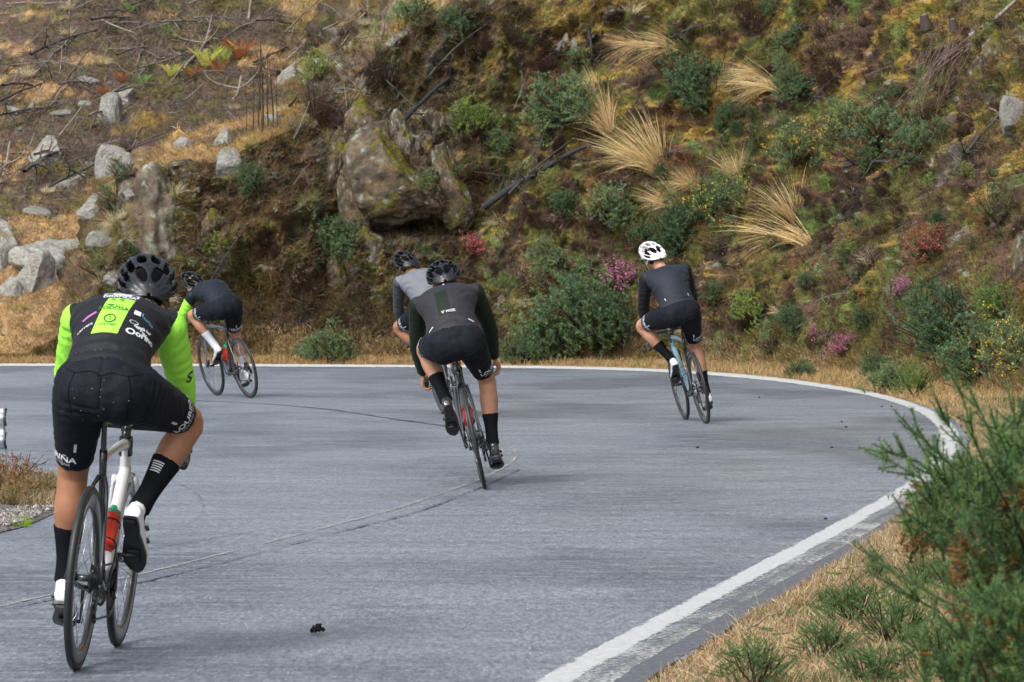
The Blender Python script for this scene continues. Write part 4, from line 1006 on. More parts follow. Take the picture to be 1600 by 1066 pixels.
def back_print(info, txt, f, lat, size, m, name='lettering', bold=0.0, ang=0.0, sh=0.0, shape=None, side=None):
    nb, d = info['nb'], info['d']; right = V3(0, -1, 0); up = d.copy(); nn = nb.copy()
    if side: q = Matrix.Rotation(side, 3, d); right = q @ right; nn = q @ nn
    if ang: q = Matrix.Rotation(ang, 3, nn); right = q @ right; up = q @ up
    o = info['sp'](f, .10) + V3(0, -lat, 0)
    if side: o = info['sp'](f, .04) + (Matrix.Rotation(side, 3, d) @ nb) * .15
    bm = shape_mesh(*shape) if shape else text_mesh(txt, size, bold, shear=sh, align='CENTER')
    return project(bm, plane_fn(info['jb'], o, right, up, .003), name, m, info['jersey'])
back_print(r1, 'AMADOIRA', .945, .0, .050, M_PRINTW, 'lettering', .0012, sh=.3)
for (la, ff, w_, h_) in ((.012, .915, .13, .007), (.012, .858, .13, .007), (-.050, .886, .008, .034), (.074, .886, .008, .034)): back_print(r1, '', ff, la - .008, 0, M_PRINTG, 'logo_frame', shape=('rect', w_, h_))
back_print(r1, '', .887, .007, 0, M_PRINTW, 'logo_bar', shape=('rect', .07, .014))
back_print(r1, 'GRANDA', .805, -.0, .030, M_PRINTW, 'lettering', .0006)
back_print(r1, '> <', .725, -.002, .036, M_PRINTD, 'logo', .0006)
back_print(r1, 'RODOSA', .585, -.008, .028, M_PRINTD, 'lettering', .0004)
back_print(r1, '', .645, .006, 0, M_PRINTD, 'logo', shape=('ring', .018, .018)); back_print(r1, '', .655, -.022, 0, M_PRINTD, 'logo', shape=('rect', .026, .006))
back_print(r1, '', .46, -.012, 0, M_PRINTD, 'logo', shape=('ring', .046, .046)); back_print(r1, 'S', .44, -.012, .03, M_PRINTD, 'logo'); back_print(r1, 'ruaxego', .37, -.015, .020, M_PRINTD, 'lettering')
back_print(r1, '', .60, .083, 0, M_PRINTW, 'logo', shape=('rect', .024, .024)); back_print(r1, 'I', .585, .102, .026, M_PRINTB, 'logo', .0008); back_print(r1, 'xunta', .55, .122, .018, M_PRINTB, 'lettering', ang=R(-20))
back_print(r1, '', .47, .078, 0, M_PRINTG, 'logo', shape=('ring', .034, .018)); back_print(r1, 'ferreira', .40, .11, .022, M_PRINTW, 'lettering', .0006, ang=R(-22))
back_print(r1, '', .52, -.092, 0, M_PRINTP, 'logo', shape=('rect', .055, .011), ang=R(30)); back_print(r1, 'carrera', .38, -.10, .020, M_PRINTG, 'lettering', .0004, ang=R(18))
back_print(r1, 'Oorino', .34, .0, .040, M_PRINTW, 'lettering', .0012, side=R(55), ang=R(12)); back_print(r1, 'café bar', .44, .0, .018, M_PRINTW, 'lettering', .0006, side=R(55), ang=R(12))
# lettering down the right sleeve
a_, e_, w2_ = r1['arms'][-1]
for txt, c0, sz in (('S', a_.lerp(e_, .78), .06), ('OTT', e_.lerp(w2_, .35), .034)):
    right = V3(.35, -.94, 0).normalized(); up = (a_ - w2_).normalized(); up = (up - right * up.dot(right)).normalized()
    project(text_mesh(txt, sz, .001, align='CENTER'), plane_fn(r1['jb'], c0 + right * .03, right, up), 'sleeve_lettering', M_PRINTK, r1['jersey'])
# stitched seams of the shorts and jersey hem, water drops on the cloth
def seam_line(info, pts, w_=.0010, m=M_PRINTK, name='seam'):
    bm = bmesh.new(); C = spline(pts, 40); T_ = np.gradient(C, axis=0); T_ /= np.linalg.norm(T_, axis=1)[:, None]; N_ = np.stack([-T_[:, 1], T_[:, 0]], 1)
    A = [bm.verts.new((*(c + n_ * w_), 0)) for c, n_ in zip(C, N_)]; Bq = [bm.verts.new((*(c - n_ * w_), 0)) for c, n_ in zip(C, N_)]
    for i in range(39): bm.faces.new((A[i], A[i + 1], Bq[i + 1], Bq[i]))
    o = info['H'] + V3(-.25, 0, .12)
    project(bm, plane_fn(info['sb'], o, V3(0, -1, 0), V3(.25, 0, 1).normalized(), .0022), name, m, info['shorts'])
M_SEAM2 = mat('seam_thread', (0.002, 0.002, 0.003), .9, spec=.05)
for inf in (r1,):
    seam_line(inf, [(-.15, -.02), (-.10, -.045), (-.04, -.038), (0, -.052), (.04, -.038), (.10, -.045), (.15, -.02)], m=M_SEAM2)
    seam_line(inf, [(0, -.052), (.001, -.10), (0, -.16)], m=M_SEAM2); seam_line(inf, [(-.10, -.045), (-.115, -.11), (-.10, -.20)], m=M_SEAM2); seam_line(inf, [(.10, -.045), (.115, -.11), (.10, -.20)], m=M_SEAM2)
bm = bmesh.new(); q_ = random.Random(8)
for i in range(45):
    o = r1['H'] + V3(-.25, q_.gauss(.03, .09), q_.gauss(-.04, .16)); bv = r1['sb'] if o.z < r1['H'].z + .05 else r1['jb']; h = bv.ray_cast(o, V3(1, 0, 0), .6)
    if h[0] is not None: bmesh.ops.create_icosphere(bm, subdivisions=1, radius=q_.uniform(.0006, .0016), matrix=Matrix.Translation(h[0]))
tag(link('water_drops', bm_mesh('water_drops', bm), M_PRINTG, r1['shorts']), kind='stuff')
# 2: far left
b2, ped2 = bicycle('grey and black road bicycle leaning into the bend at the far left', contact(392, 622), YW + R(25), R(-14), M_FGREY, M_FBLK, 0.035, crank=-98)
bottle(b2, 'red and green bottle on the down tube of the far left bicycle'); bottle(b2, 'red and green bottle on the seat tube of the far left bicycle', True)
r2 = rider('cyclist in black with one lime sleeve and white socks, crouched low at the far left', b2, ped2, dict(
    hip=(0.13, 1.03), sh=(0.56, 1.19), head=(0.75, .06, 1.27), hyaw=R(18), hpitch=R(-2), vox=.009, bend=.055,
    fpitch={-1: R(14), 1: R(32)}, knee={-1: (1, -.1, .1), 1: (1, .45, .2)}, elbow={-1: (-.4, -.8, .1), 1: (-.4, .8, .1)},
    wrist={-1: (.93, -.225, .80), 1: (.93, .225, .80)}, hand='drops', jersey=J2, green_sleeve=True, sleeve_from=.10, skin=M_SKIN2, sockmat=M_SOCKW, shoemat=M_WHITE_SHOE, glasses='w', strapmat=M_PRINTG, seed=4, sock=.55))
# 3: grey jersey, behind the middle rider
b3, ped3 = bicycle('dark road bicycle under the grey rider, half hidden in the middle', contact(722, 651), YW + R(11), R(-13.5), M_FBLK, M_FBLK, 0.05, crank=-85)
r3 = rider('cyclist in a shiny grey jersey riding behind the middle rider', b3, ped3, dict(
    hip=(0.15, 1.05), sh=(0.47, 1.37), hipy=.02, shy=.03, head=(0.63, .08, 1.50), hyaw=R(12), hpitch=R(4), vox=.009, bend=.045,
    fpitch={-1: R(14), 1: R(35)}, knee={-1: (1, -.1, .1), 1: (1, .75, .2)}, elbow={-1: (-.4, -.8, .1), 1: (-.3, .9, 0)},
    wrist={-1: (.93, -.225, .82), 1: (.93, .23, .82)}, hand='drops', jersey=J3, green_sleeve=True, seed=7))
# 4: middle
b4, ped4 = bicycle('black and blue road bicycle leaning left in the middle of the road', contact(758, 764), YW + R(1.5), R(-12.8), M_FGREY, M_FBLK, 0.045, crank=-72)
bottle(b4, 'red bottle with a green lid on the middle bicycle')
r4 = rider('cyclist in a charcoal jersey with dark green sleeves leaning left in the middle', b4, ped4, dict(
    hip=(0.15, .995), hipy=-.02, sh=(0.49, 1.265), shy=-.035, head=(0.67, -.05, 1.375), hyaw=R(2), hpitch=R(8), vox=.0085, bend=.055, wide=1.04, hipw=1.13,
    fpitch={-1: R(18), 1: R(48)}, knee={-1: (1, -.35, .1), 1: (1, .28, .2)}, elbow={-1: (-.1, -1, 0), 1: (-.1, 1, 0)},
    wrist={-1: (.86, -.265, .765), 1: (.86, .235, .765)}, hand='drops', jersey=J4, green_sleeve=True, strip=(0.0, 0.0, .042, .042, .22, .72), skin=M_SKIN2, seed=11, hemref={-1: -1.0, 1: 1.0}))
back_print(r4, '', .93, .0, 0, M_PRINTG, 'reflective_tab', shape=('rect', .009, .045)); back_print(r4, '▽ PISSEI', .24, .0, .026, M_PRINTG, 'lettering', .0005)
for s in (-1, 1): back_print(r4, '', .085, s * .135, 0, M_PRINTG, 'reflective_tab', shape=('rect', .034, .007), ang=R(-s * 15))
# 5: right, white helmet
b5, ped5 = bicycle('black bicycle with a pale blue front end, leaning left under the white helmet rider', contact(1104, 662), YW + R(8.5), R(-12.5), M_FBLUE, M_FBLK, 0.04, crank=-88, fork=M_FBLK)
r5 = rider('cyclist in plain black with a white helmet and white shoes, at the right', b5, ped5, dict(
    hip=(0.15, 1.06), sh=(0.44, 1.40), head=(0.57, .05, 1.565), hyaw=R(14), hpitch=R(2), vox=.009, bend=.04,
    fpitch={-1: R(16), 1: R(40)}, knee={-1: (1, -.12, .1), 1: (1, .70, .2)}, elbow={-1: (-.3, -.9, 0), 1: (-.3, 1, 0)},
    wrist={-1: (.86, -.225, .80), 1: (.86, .235, .80)}, hand='drops', jersey=J5, green_sleeve=True, helmat=M_HELW, skin=M_SKIN2, shoemat=M_WHITE_SHOE, seed=15, glasses='k', strapmat=M_PRINTW, hemref={-1: -1.0, 1: 1.0}, scale=1.03))
for s in (-1, 1): back_print(r5, '', .16, s * .11, 0, M_PRINTG, 'reflective_tab', shape=('rect', .007, .034))
# ================================================================== PLANTS, STONES, STICKS
rs = np.random.RandomState(11); rnd = random.Random(5)
def unit(v): return v / np.maximum(np.linalg.norm(v, axis=-1, keepdims=True), 1e-9)
def blades(base, dirv, L, W, droop=None, seg=1, side=None):
    """tapering leaves: base (n,3), direction, length, width; returns verts (n,k,3) and faces"""
    n = len(base); dirv = unit(dirv); L = np.broadcast_to(L, n)[:, None]; W = np.broadcast_to(W, n)[:, None]
    if side is None: side = unit(np.cross(dirv, rs.normal(size=(n, 3))))
    droop = np.zeros((n, 3)) if droop is None else droop
    if seg == 1:
        V = np.stack([base - side * W / 2, base + side * W / 2, base + dirv * L + droop * L], 1)
        F = np.arange(n)[:, None] * 3 + np.array([0, 1, 2]); return V.reshape(-1, 3), F, 3
    pts = []
    for i in range(seg):
        t = i / seg; c = base + dirv * L * t + droop * L * t * t; w_ = W * (1 - t) ** .7
        pts += [c - side * w_ / 2, c + side * w_ / 2]
    pts.append(base + dirv * L + droop * L)
    V = np.stack(pts, 1); k = 2 * seg + 1; fs = []
    for i in range(seg - 1): a = 2 * i; fs += [(a, a + 1, a + 3), (a, a + 3, a + 2)]
    fs.append((2 * seg - 2, 2 * seg - 1, 2 * seg))
    F = (np.arange(n)[:, None, None] * k + np.array(fs)[None]).reshape(-1, 3)
    return V.reshape(-1, 3), F, k
class Acc:
    def __init__(s): s.V, s.F, s.C, s.n = [], [], [], 0
    def add(s, V, F, C):
        C = np.asarray(C, float)
        if C.ndim == 1: C = np.tile(C, (len(V), 1))
        elif len(C) != len(V): C = np.repeat(C, len(V) // len(C), 0)
        s.V.append(V); s.F.append(F + s.n); s.C.append(C); s.n += len(V)
    def tube(s, P, r0, r1, col, n=5):
        P = np.asarray(P, float); m = len(P); T = unit(np.gradient(P, axis=0)); a = np.cross(T, [0.3, 0.9, 0.31]); a = unit(a); b = np.cross(T, a)
        r = np.linspace(r0, r1, m)[:, None, None]; th = np.linspace(0, 2 * np.pi, n, endpoint=False)[None, :, None]
        V = P[:, None] + r * (np.cos(th) * a[:, None] + np.sin(th) * b[:, None])
        i = np.arange(m - 1)[:, None] * n; j = np.arange(n)[None]; jn = (j + 1) % n
        A, B_, C_, D2 = i + j, i + jn, i + n + jn, i + n + j
        F = np.concatenate([np.stack([A, B_, C_], 2).reshape(-1, 3), np.stack([A, C_, D2], 2).reshape(-1, 3)])
        s.add(V.reshape(-1, 3), F, col)
    def mesh(s, name, smooth=False):
        return np_mesh(name, np.concatenate(s.V), np.concatenate(s.F), smooth, np.clip(np.concatenate(s.C), 0.002, 0.95))
def curve3(a, d, L, bend, n=6, wob=0.0, r=None):
    r = r or rs; a, d = np.array(a, float), unit(np.array(d, float)); P = [a]
    for i in range(n - 1):
        d = unit(d + np.array(bend) / (n - 1) + r.normal(size=3) * wob); P.append(P[-1] + d * L / (n - 1))
    return np.array(P)
M_LEAF = mat('leaves', rough=0.6, vcol=True, trans=0.25, spec=0.25, objrand=0.30)
M_DRY = mat('dry_grass_blades', rough=0.75, vcol=True, trans=0.25, spec=0.15, objrand=0.08)
M_WOOD = mat('weathered_wood', rough=0.85, vcol=True, noise=[(25, 0.35)], bump=[(60, 0.7, 0.01)], objrand=0.2, spec=0.3)
M_ROCK = mat('granite', rough=0.9, vcol=True, noise=[(14, 0.22), (60, 0.3)], bump=[(16, 0.7, 0.04), (70, 0.6, 0.012)], spec=0.25, objrand=0.06)

def shoot(acc, P, nn, nl, nw, cols, rad_k=1.0, twig=None, tipcol=None):
    """a shoot densely set with spines or needles"""
    m = len(P); t = rs.uniform(0.08, 1, nn); q = t * (m - 1); i = np.minimum(q.astype(int), m - 2); f = (q - i)[:, None]
    base = P[i] * (1 - f) + P[i + 1] * f; T = unit(P[i + 1] - P[i]); rad = unit(np.cross(T, rs.normal(size=(nn, 3))))
    dirv = unit(T * rs.uniform(.35, .9, (nn, 1)) + rad * rad_k)
    L = nl * rs.uniform(.6, 1.2, nn) * (1.15 - .55 * t)
    V, F, k = blades(base, dirv, L, nw * rs.uniform(.7, 1.2, nn))
    c0 = cols[rs.randint(len(cols))]; C = c0[None] * rs.uniform(.72, 1.3, (nn, 1))
    if tipcol is not None: C = C * (1 - .5 * t[:, None] ** 2) + tipcol[None] * .5 * t[:, None] ** 2
    acc.add(V, F, C)
    if twig is not None: acc.tube(P, twig[0], twig[0] * .35, twig[1], 4)
GC = [np.array(c) for c in ((.125, .215, .10), (.155, .245, .10), (.10, .180, .095), (.19, .265, .10), (.135, .22, .125))]
YG = [np.array(c) for c in ((.20, .30, .05), (.17, .28, .06))]
BR = [np.array(c) for c in ((.12, .065, .03), (.16, .085, .03))]
TW = np.array((.05, .038, .025))
def gorse(name, n_sh, hgt_, needles, nl, nw, cols=GC, dead=0.06, flowers=0, spread=1.0):
    """a rounded bush, 1 m across, base at the origin"""
    acc = Acc()
    for i in range(n_sh):
        a = rs.uniform(0, 2 * np.pi); r = math.sqrt(rs.uniform(0, 1)) * .42 * spread * (1 + .28 * math.sin(a * 3 + n_sh) + .18 * math.sin(a * 5 + hgt_ * 9)); up = (1.25 if rs.uniform() < .12 else 1) * hgt_ * (1 - (r / .46) ** 2 * .65) * rs.uniform(.30, .92)
        tip = np.array([math.cos(a) * r * 1.1, math.sin(a) * r * 1.1, up + .07])
        d = unit(np.array([math.cos(a) * r * 1.4, math.sin(a) * r * 1.4, .30]) + rs.normal(size=3) * .20)
        L = rs.uniform(.16, .34); P = curve3(tip - d * L, d, L, (0, 0, .35), 5, .08)
        dd = rs.uniform() < dead
        shoot(acc, P, needles, nl, nw, BR if dd else cols, .9, (.004, TW), None if dd else np.array((.22, .31, .14)))
        if flowers and rs.uniform() < flowers:
            m = 7; b = P[-1] + rs.normal(size=(m, 3)) * .03; V, F, k = blades(b, rs.normal(size=(m, 3)), .018, .016); acc.add(V, F, np.array((.80, .58, .03)))
    for i in range(9):
        a = rs.uniform(0, 2 * np.pi); P = curve3((0, 0, 0), (math.cos(a) * .8, math.sin(a) * .8, 1), hgt_ * .8, (0, 0, .3), 5, .1); acc.tube(P, .012, .004, TW * .8, 5)
    return acc.mesh(name)
GORSE = [gorse('gorse_bush', 230, .62, 62, .042, .0095), gorse('gorse_bush', 200, .9, 62, .042, .0095, spread=.85), gorse('gorse_bush', 170, .45, 58, .042, .0095, dead=.2), gorse('gorse_bush', 190, .7, 58, .045, .0085, flowers=.35)]
GORSE_Y = gorse('gorse_bush', 110, .8, 60, .045, .010, YG, .02)
GORSE_T = gorse('gorse_bush', 60, .8, 50, .05, .008, GC, .3, spread=.7)
for m_ in GORSE + [GORSE_Y, GORSE_T]: m_.materials.append(M_LEAF)
def heather(name, n_sh, fl, fcols, stem=(.10, .06, .045), leaf=(.09, .085, .04)):
    acc = Acc()
    for i in range(n_sh):
        a = rs.uniform(0, 2 * np.pi); r = math.sqrt(rs.uniform()) * .4; L = rs.uniform(.3, .6) * (1 - r * .5)
        P = curve3((math.cos(a) * r * .4, math.sin(a) * r * .4, 0), (math.cos(a) * r * 1.8, math.sin(a) * r * 1.8, .8), L, (0, 0, .5), 6, .14)
        shoot(acc, P, 34, .022, .009, [np.array(leaf), np.array(stem)], 1.0, (.004, np.array(stem)))
        if rs.uniform() < fl:
            k = 16; q = P[-2] + (P[-1] - P[-2]) * rs.uniform(-.7, 1.1, (k, 1)) + rs.normal(size=(k, 3)) * .014
            V, F, kk = blades(q, rs.normal(size=(k, 3)), .022, .020); acc.add(V, F, np.array(fcols[rs.randint(len(fcols))]) * rs.uniform(.7, 1.2, (k, 1)))
    return acc.mesh(name)
PK = [(.52, .20, .33), (.62, .26, .36), (.44, .15, .26)]
HEATH = heather('heather_clump', 110, .75, PK); HEATH_R = heather('heather_clump', 110, .7, [(.50, .13, .11), (.60, .20, .17), (.45, .10, .13)])
HEATH_B = heather('heather_clump', 120, .25, [(.34, .22, .24), (.28, .17, .16)]); HEATH_D = heather('heather_clump', 120, .0, PK, (.07, .045, .035), (.085, .05, .03))
for m_ in (HEATH, HEATH_R, HEATH_B, HEATH_D): m_.materials.append(M_LEAF)
def tussock(name, n, L0, L1, spread, cols, lean=(0, 0, 0), w=.0078, droop=.8):
    """arching dry grass; leans in its own x"""
    ang = rs.uniform(0, 2 * np.pi, n); r = np.sqrt(rs.uniform(size=n)) * .09; b = np.stack([np.cos(ang) * r, np.sin(ang) * r, np.zeros(n)], 1)
    d = np.stack([np.cos(ang), np.sin(ang), np.zeros(n)], 1) * rs.uniform(.05, spread, (n, 1)) + np.array([0, 0, 1.0]) + np.array(lean)
    d = unit(d); h = d.copy(); h[:, 2] = 0
    dr = h * rs.uniform(.1, .5, (n, 1)) + np.array([0, 0, -1]) * rs.uniform(.15, droop, (n, 1))
    L = rs.uniform(L0, L1, n); V, F, k = blades(b, d, L, w * rs.uniform(.6, 1.2, n), dr, 5)
    C = np.array(cols)[rs.randint(len(cols), size=n)] * rs.uniform(.75, 1.2, (n, 1)); C = np.repeat(C, k, 0).reshape(n, k, 3)
    C[:, 0:2] *= .75
    acc = Acc(); acc.add(V, F, C.reshape(-1, 3)); return acc.mesh(name)
ST = [(.74, .53, .26), (.80, .61, .35), (.56, .38, .17), (.74, .57, .32), (.46, .36, .15)]
TUS = [tussock('grass_tussock', 520, .55, 1.05, .55, ST, (-.45, 0, 0)), tussock('grass_tussock', 380, .5, .95, .7, ST, (-1.3, 0, 0), droop=1.1), tussock('grass_tussock', 260, .5, 1.0, .45, ST + [(.40, .36, .15)], (-.2, 0, 0)),
       tussock('grass_tussock', 240, .3, .6, .8, [(.70, .62, .42), (.6, .5, .3)], (.2, 0, 0)), tussock('grass_tussock', 170, .25, .6, 1.1, [(.30, .28, .10), (.42, .33, .13), (.2, .24, .08)], (0, 0, 0))]
for m_ in TUS: m_.materials.append(M_DRY)

def frame_at(nrm, spin, tilt=0.35):
    """rotation standing mostly upright, tipped a little along the ground's normal"""
    z = (Vector((0, 0, 1)) * (1 - tilt) + Vector(nrm) * tilt).normalized(); q = z.to_track_quat('Z', 'Y')
    return (q.to_matrix() @ Matrix.Rotation(spin, 3, 'Z')).to_euler()
def put(me, name, px, py, size_px, label, cat, group, spin=None, tilt=.35, native=1.0, squash=1.0, sink=.03, pos=None, nrm=None):
    h, n = (pos, nrm) if pos is not None else hit(px, py)
    s = size_px / (FPX / h.y) / native
    o = link(name, me); o.location = h - n * (sink * s); o.rotation_euler = frame_at(n, rnd.uniform(0, 6.28) if spin is None else spin, tilt)
    o.scale = (s, s, s * squash)
    return tag(o, label, cat, group)
# size = width in photo pixels
GB = [ # px, py(foot), width, proto, label
 (868, 560, 120, 0, 'broad grey green gorse bush on the verge just left of the white helmet rider'), (930, 552, 130, 1, 'tall grey green gorse bush behind the white helmet rider, largest at the cliff foot'),
 (975, 540, 90, 1, 'dense gorse bush touching the shoulder of the white helmet rider'), (820, 568, 80, 2, 'low gorse bush between the middle rider and the taller verge bushes'), (895, 500, 80, 0, 'gorse bush standing one row up the cliff above the verge bushes'),
 (1066, 400, 85, 1, 'gorse bush right beside the white helmet on the cliff'), (1125, 350, 95, 3, 'gorse bush below the orange brown grass tussock at mid cliff'), (902, 190, 100, 0, 'gorse bush beside the upper left tussock on the cliff'),
 (868, 205, 75, 1, 'narrow gorse bush left of the upper tussock'), (1108, 175, 90, 1, 'gorse bush near the top of the cliff between two tussocks'), (1240, 260, 80, 3, 'dark gorse bush right of the slim tussock'),
 (1235, 150, 60, 0, 'small gorse bush at the foot of the top right tussock'), (1375, 235, 120, 2, 'spreading gorse bush with yellow flowers below the hanging roots'), (1330, 215, 70, 3, 'gorse bush dotted with yellow flowers under the mossy shelf'),
 (1440, 245, 90, 2, 'gorse bush at the right end of the flowering row'), (950, 345, 75, 0, 'gorse bush under the fallen charred log'), (1010, 380, 60, 2, 'small gorse bush above the pink heather'),
 (525, 420, 75, 1, 'dark gorse bush hanging in the shaded gully of the cliff'), (540, 385, 60, 0, 'gorse tuft above the shaded gully'), (515, 568, 75, 0, 'round gorse bush on the verge right of the far left rider'),
 (480, 560, 45, 2, 'little gorse bush on the verge close to the far left rider'), (255, 385, 60, 5, 'thin green bush growing out of the big dark rock face'), (865, 470, 65, 5, 'open gorse bush under the dry arching grass'),
 (850, 420, 60, 0, 'gorse sprig cluster left of the pink heather'), (1180, 505, 60, 4, 'bright yellow green bush under the drooping tussock'), (1500, 560, 120, 1, 'large blue green gorse bush at the foot of the right cliff'),
 (1535, 590, 110, 0, 'gorse bush in front of the large blue green one at right'), (1590, 580, 100, 3, 'gorse bush at the right picture edge behind the blurred bush'), (1575, 500, 70, 4, 'yellowish bush near the right picture edge'),
 (1253, 590, 48, 2, 'small spiky gorse plant alone in the straw verge by the white line'), (1395, 612, 80, 2, 'low gorse spreading over the verge at the bend'), (1430, 622, 60, 4, 'bright green low bush at the bend of the white line'),
 (1370, 590, 50, 0, 'small gorse bush behind the low verge gorse'), (395, 300, 50, 1, 'dark gorse bush on the cliff crest left of the rock nose'), (1210, 555, 60, 5, 'loose gorse bush at the cliff foot right of the white helmet rider'),
 (740, 215, 70, 4, 'mossy green bush under the broken leaning trunk'), (1050, 130, 60, 5, 'thin gorse bush beneath the top tussock'), (500, 65 + 60, 50, 4, 'yellow green bush beside the round pale boulder'), (650, 35, 70, 2, 'green bush at the top edge of the picture above the nose'),
 (715, 45, 60, 2, 'grey green bush at the top edge right of the bush above the nose'), (1560, 350, 70, 5, 'straw coloured open bush at far right'), (340, 395, 40, 4, 'small light green bush on top of the rock bank'), (200, 400, 34, 2, 'pale green bush left of the nearest helmet')]
def gorse_trunk(o):
    pass
for px, py, w_, k, lab in GB:
    me = (GORSE + [GORSE_Y, GORSE_T])[k]
    put(me, 'gorse_bush', px, py, w_, lab, 'bush', 'gorse bushes on the cliff and verge', native=.72, tilt=.45)
for i in range(70):
    px, py = rnd.triangular(560, 1600, 1250), rnd.uniform(20, 540)
    put(GORSE[rnd.choice([0, 1, 2, 3, 2])] if rnd.random() < .8 else GORSE_T, 'gorse_sprig', px, py, rnd.uniform(22, 48), 'small gorse sprig rooted in the mossy cliff face', 'small bush', 'small gorse sprigs on the cliff', native=.8, tilt=.5)
for px, py, w_, me, lab in [(972, 445, 80, HEATH, 'pink flowering heather left of the white helmet rider'), (1452, 400, 95, HEATH_R, 'big red pink heather clump on the right cliff'), (1322, 245, 40, HEATH, 'small pink heather under the flowering gorse'),
    (1412, 460, 55, HEATH, 'pink heather clump below the big red pink one'), (1265, 545, 70, HEATH, 'pink heather low at the cliff foot'), (1325, 552, 70, HEATH, 'pale pink heather at the cliff foot further right'), (870, 360, 45, HEATH_B, 'faded pink heather under the charred log'),
    (735, 395, 60, HEATH_R, 'red leaved clump above the middle riders'), (1360, 420, 70, HEATH_B, 'dusty mauve heather in the middle of the right cliff'), (830, 440, 60, HEATH_B, 'faded heather beside the dry arching grass'),
    (760, 530, 50, HEATH_B, 'mauve heather at the foot of the cliff right of the middle rider'), (1380, 300, 60, HEATH_D, 'dark brown heather above the big pink clump'), (600, 130, 110, HEATH_D, 'brown dead heather hanging over the crest'), (500, 180, 100, HEATH_D, 'brown twiggy heather on the crest left of the nose'),
    (1180, 40, 110, HEATH_D, 'dark purple brown heather at the top edge'), (1300, 120, 90, HEATH_D, 'brown heather mat on the upper shelf'), (800, 60, 80, HEATH_D, 'brown heather mat beside the leaning dark trunk'), (1520, 260, 80, HEATH_D, 'rusty heather mound at the far right'), (850, 110, 70, HEATH_D, 'dark heather under the stones in the moss')]:
    put(me, 'heather_clump', px, py, w_, lab, 'heather', 'heather clumps on the cliff', native=.9, tilt=.5)
for i in range(140):
    px, py = rnd.uniform(380, 1600), rnd.uniform(10, 550)
    put(rnd.choice([HEATH_D, HEATH_D, HEATH_D, HEATH_B]), 'heather_sprig', px, py, rnd.uniform(22, 50), 'small brown heather sprig on the cliff face', 'heather', 'small heather sprigs on the cliff', native=.9, tilt=.6)
for px, py, h_, k, sp_, lab in [(1030, 276, 130, 0, 0, 'largest golden grass tussock in the middle of the cliff'), (1058, 332, 75, 0, .3, 'orange tussock just below the largest one'), (1068, 82, 85, 1, 0, 'dry grass tussock at the top of the cliff'), (1218, 142, 85, 1, 0, 'dry tussock at the top right, arching left'),
    (948, 205, 95, 0, -.2, 'grass tussock left of the largest one, part green'), (1150, 282, 78, 2, 0, 'slim pale tussock right of the largest one'), (1262, 380, 135, 1, 0, 'long drooping golden tussock low on the right cliff'), (1240, 345, 100, 2, 0, 'upright thin stalks growing through the drooping tussock'),
    (425, 195, 50, 3, 0, 'pale feathery grass tuft on the crest above the rocks'), (880, 430, 60, 1, 0, 'sparse arching grass left of the pink heather'), (1000, 560, 50, 4, 0, 'straw tuft on the verge by the white helmet rider'), (220, 535, 50, 4, 0, 'olive grass tuft beside the left sleeve of the nearest rider'), (60, 560, 50, 4, 0, 'olive grass tuft on the verge at the far left'), (1005, 75, 60, 1, .2, 'pale arching tuft left of the top tussock'), (930, 150, 60, 0, 0, 'half green straw tuft above the upper left gorse'), (1165, 330, 55, 2, 0, 'thin straw tuft under the slim pale tussock'), (1190, 120, 60, 1, 0, 'straw tuft left of the top right tussock'), (1085, 300, 60, 0, .4, 'orange straw tuft right of the largest tussock')]:
    put(TUS[k], 'grass_tussock', px, py, h_ * 1.18, lab, 'grass tussock', 'dry grass tussocks', spin=sp_, tilt=.25, native=1.0)
for i in range(120):
    px, py = rnd.uniform(0, 1600) if i % 2 else rnd.uniform(-10, 420), rnd.uniform(10, 560)
    put(TUS[4] if rnd.random() < .6 else TUS[3], 'grass_tuft', px, py, rnd.uniform(20, 42), 'small dry grass tuft on the slope', 'grass tuft', 'small grass tufts on the slope', tilt=.4, native=.6)
for i in range(34):
    px = rnd.uniform(140, 205); put(rnd.choice([TUS[3], TUS[4], TUS[4], GORSE_T, HEATH_D]), 'bank_tuft', px, 560 - (px - 120) * rnd.uniform(.8, 4.2), rnd.uniform(24, 46), 'dry tuft on the bank between the open slope and the dark rock', 'grass tuft', 'tufts on the bank beside the dark rock', tilt=.5, native=.65)
# ferns
def fern(name, cols, n=9):
    acc = Acc()
    for i in range(n):
        a = i / n * 6.28 + rs.uniform(-.2, .2); P = curve3((0, 0, 0), (math.cos(a) * .45, math.sin(a) * .45, 1.2), .75, (math.cos(a) * .5, math.sin(a) * .5, -.45), 14, .02)
        c = np.array(cols[rs.randint(len(cols))]); acc.tube(P, .006, .002, c * .7, 4)
        for s in (-1, 1):
            T = unit(np.gradient(P, axis=0)); sd = unit(np.cross(T, [0, 0, 1.0])) * s
            t = np.linspace(0, 1, len(P)); Lp = .17 * np.sin(np.pi * np.clip(t * .85 + .12, 0, 1))
            for j in range(2, len(P)):
                q = P[j][None] + sd[j][None] * (np.linspace(.0, 1, 7)[:, None] * Lp[j]) + T[j] * np.linspace(0, .04, 7)[:, None]
                for u in (-1, 1):
                    V, F, k = blades(q, np.tile(T[j] * u + sd[j] * .4, (7, 1)), .035 * (1 - np.linspace(0, .8, 7)), .024); acc.add(V, F, c * rs.uniform(.8, 1.2, (7, 1)))
    return acc.mesh(name)
FERN_Y = fern('fern', [(.42, .50, .10), (.34, .46, .10), (.5, .5, .12)]); FERN_R = fern('fern', [(.38, .16, .05), (.30, .10, .045), (.5, .27, .06)]); FERN_G = fern('fern', [(.16, .30, .11), (.2, .34, .1)])
for m_ in (FERN_Y, FERN_R, FERN_G): m_.materials.append(M_LEAF)
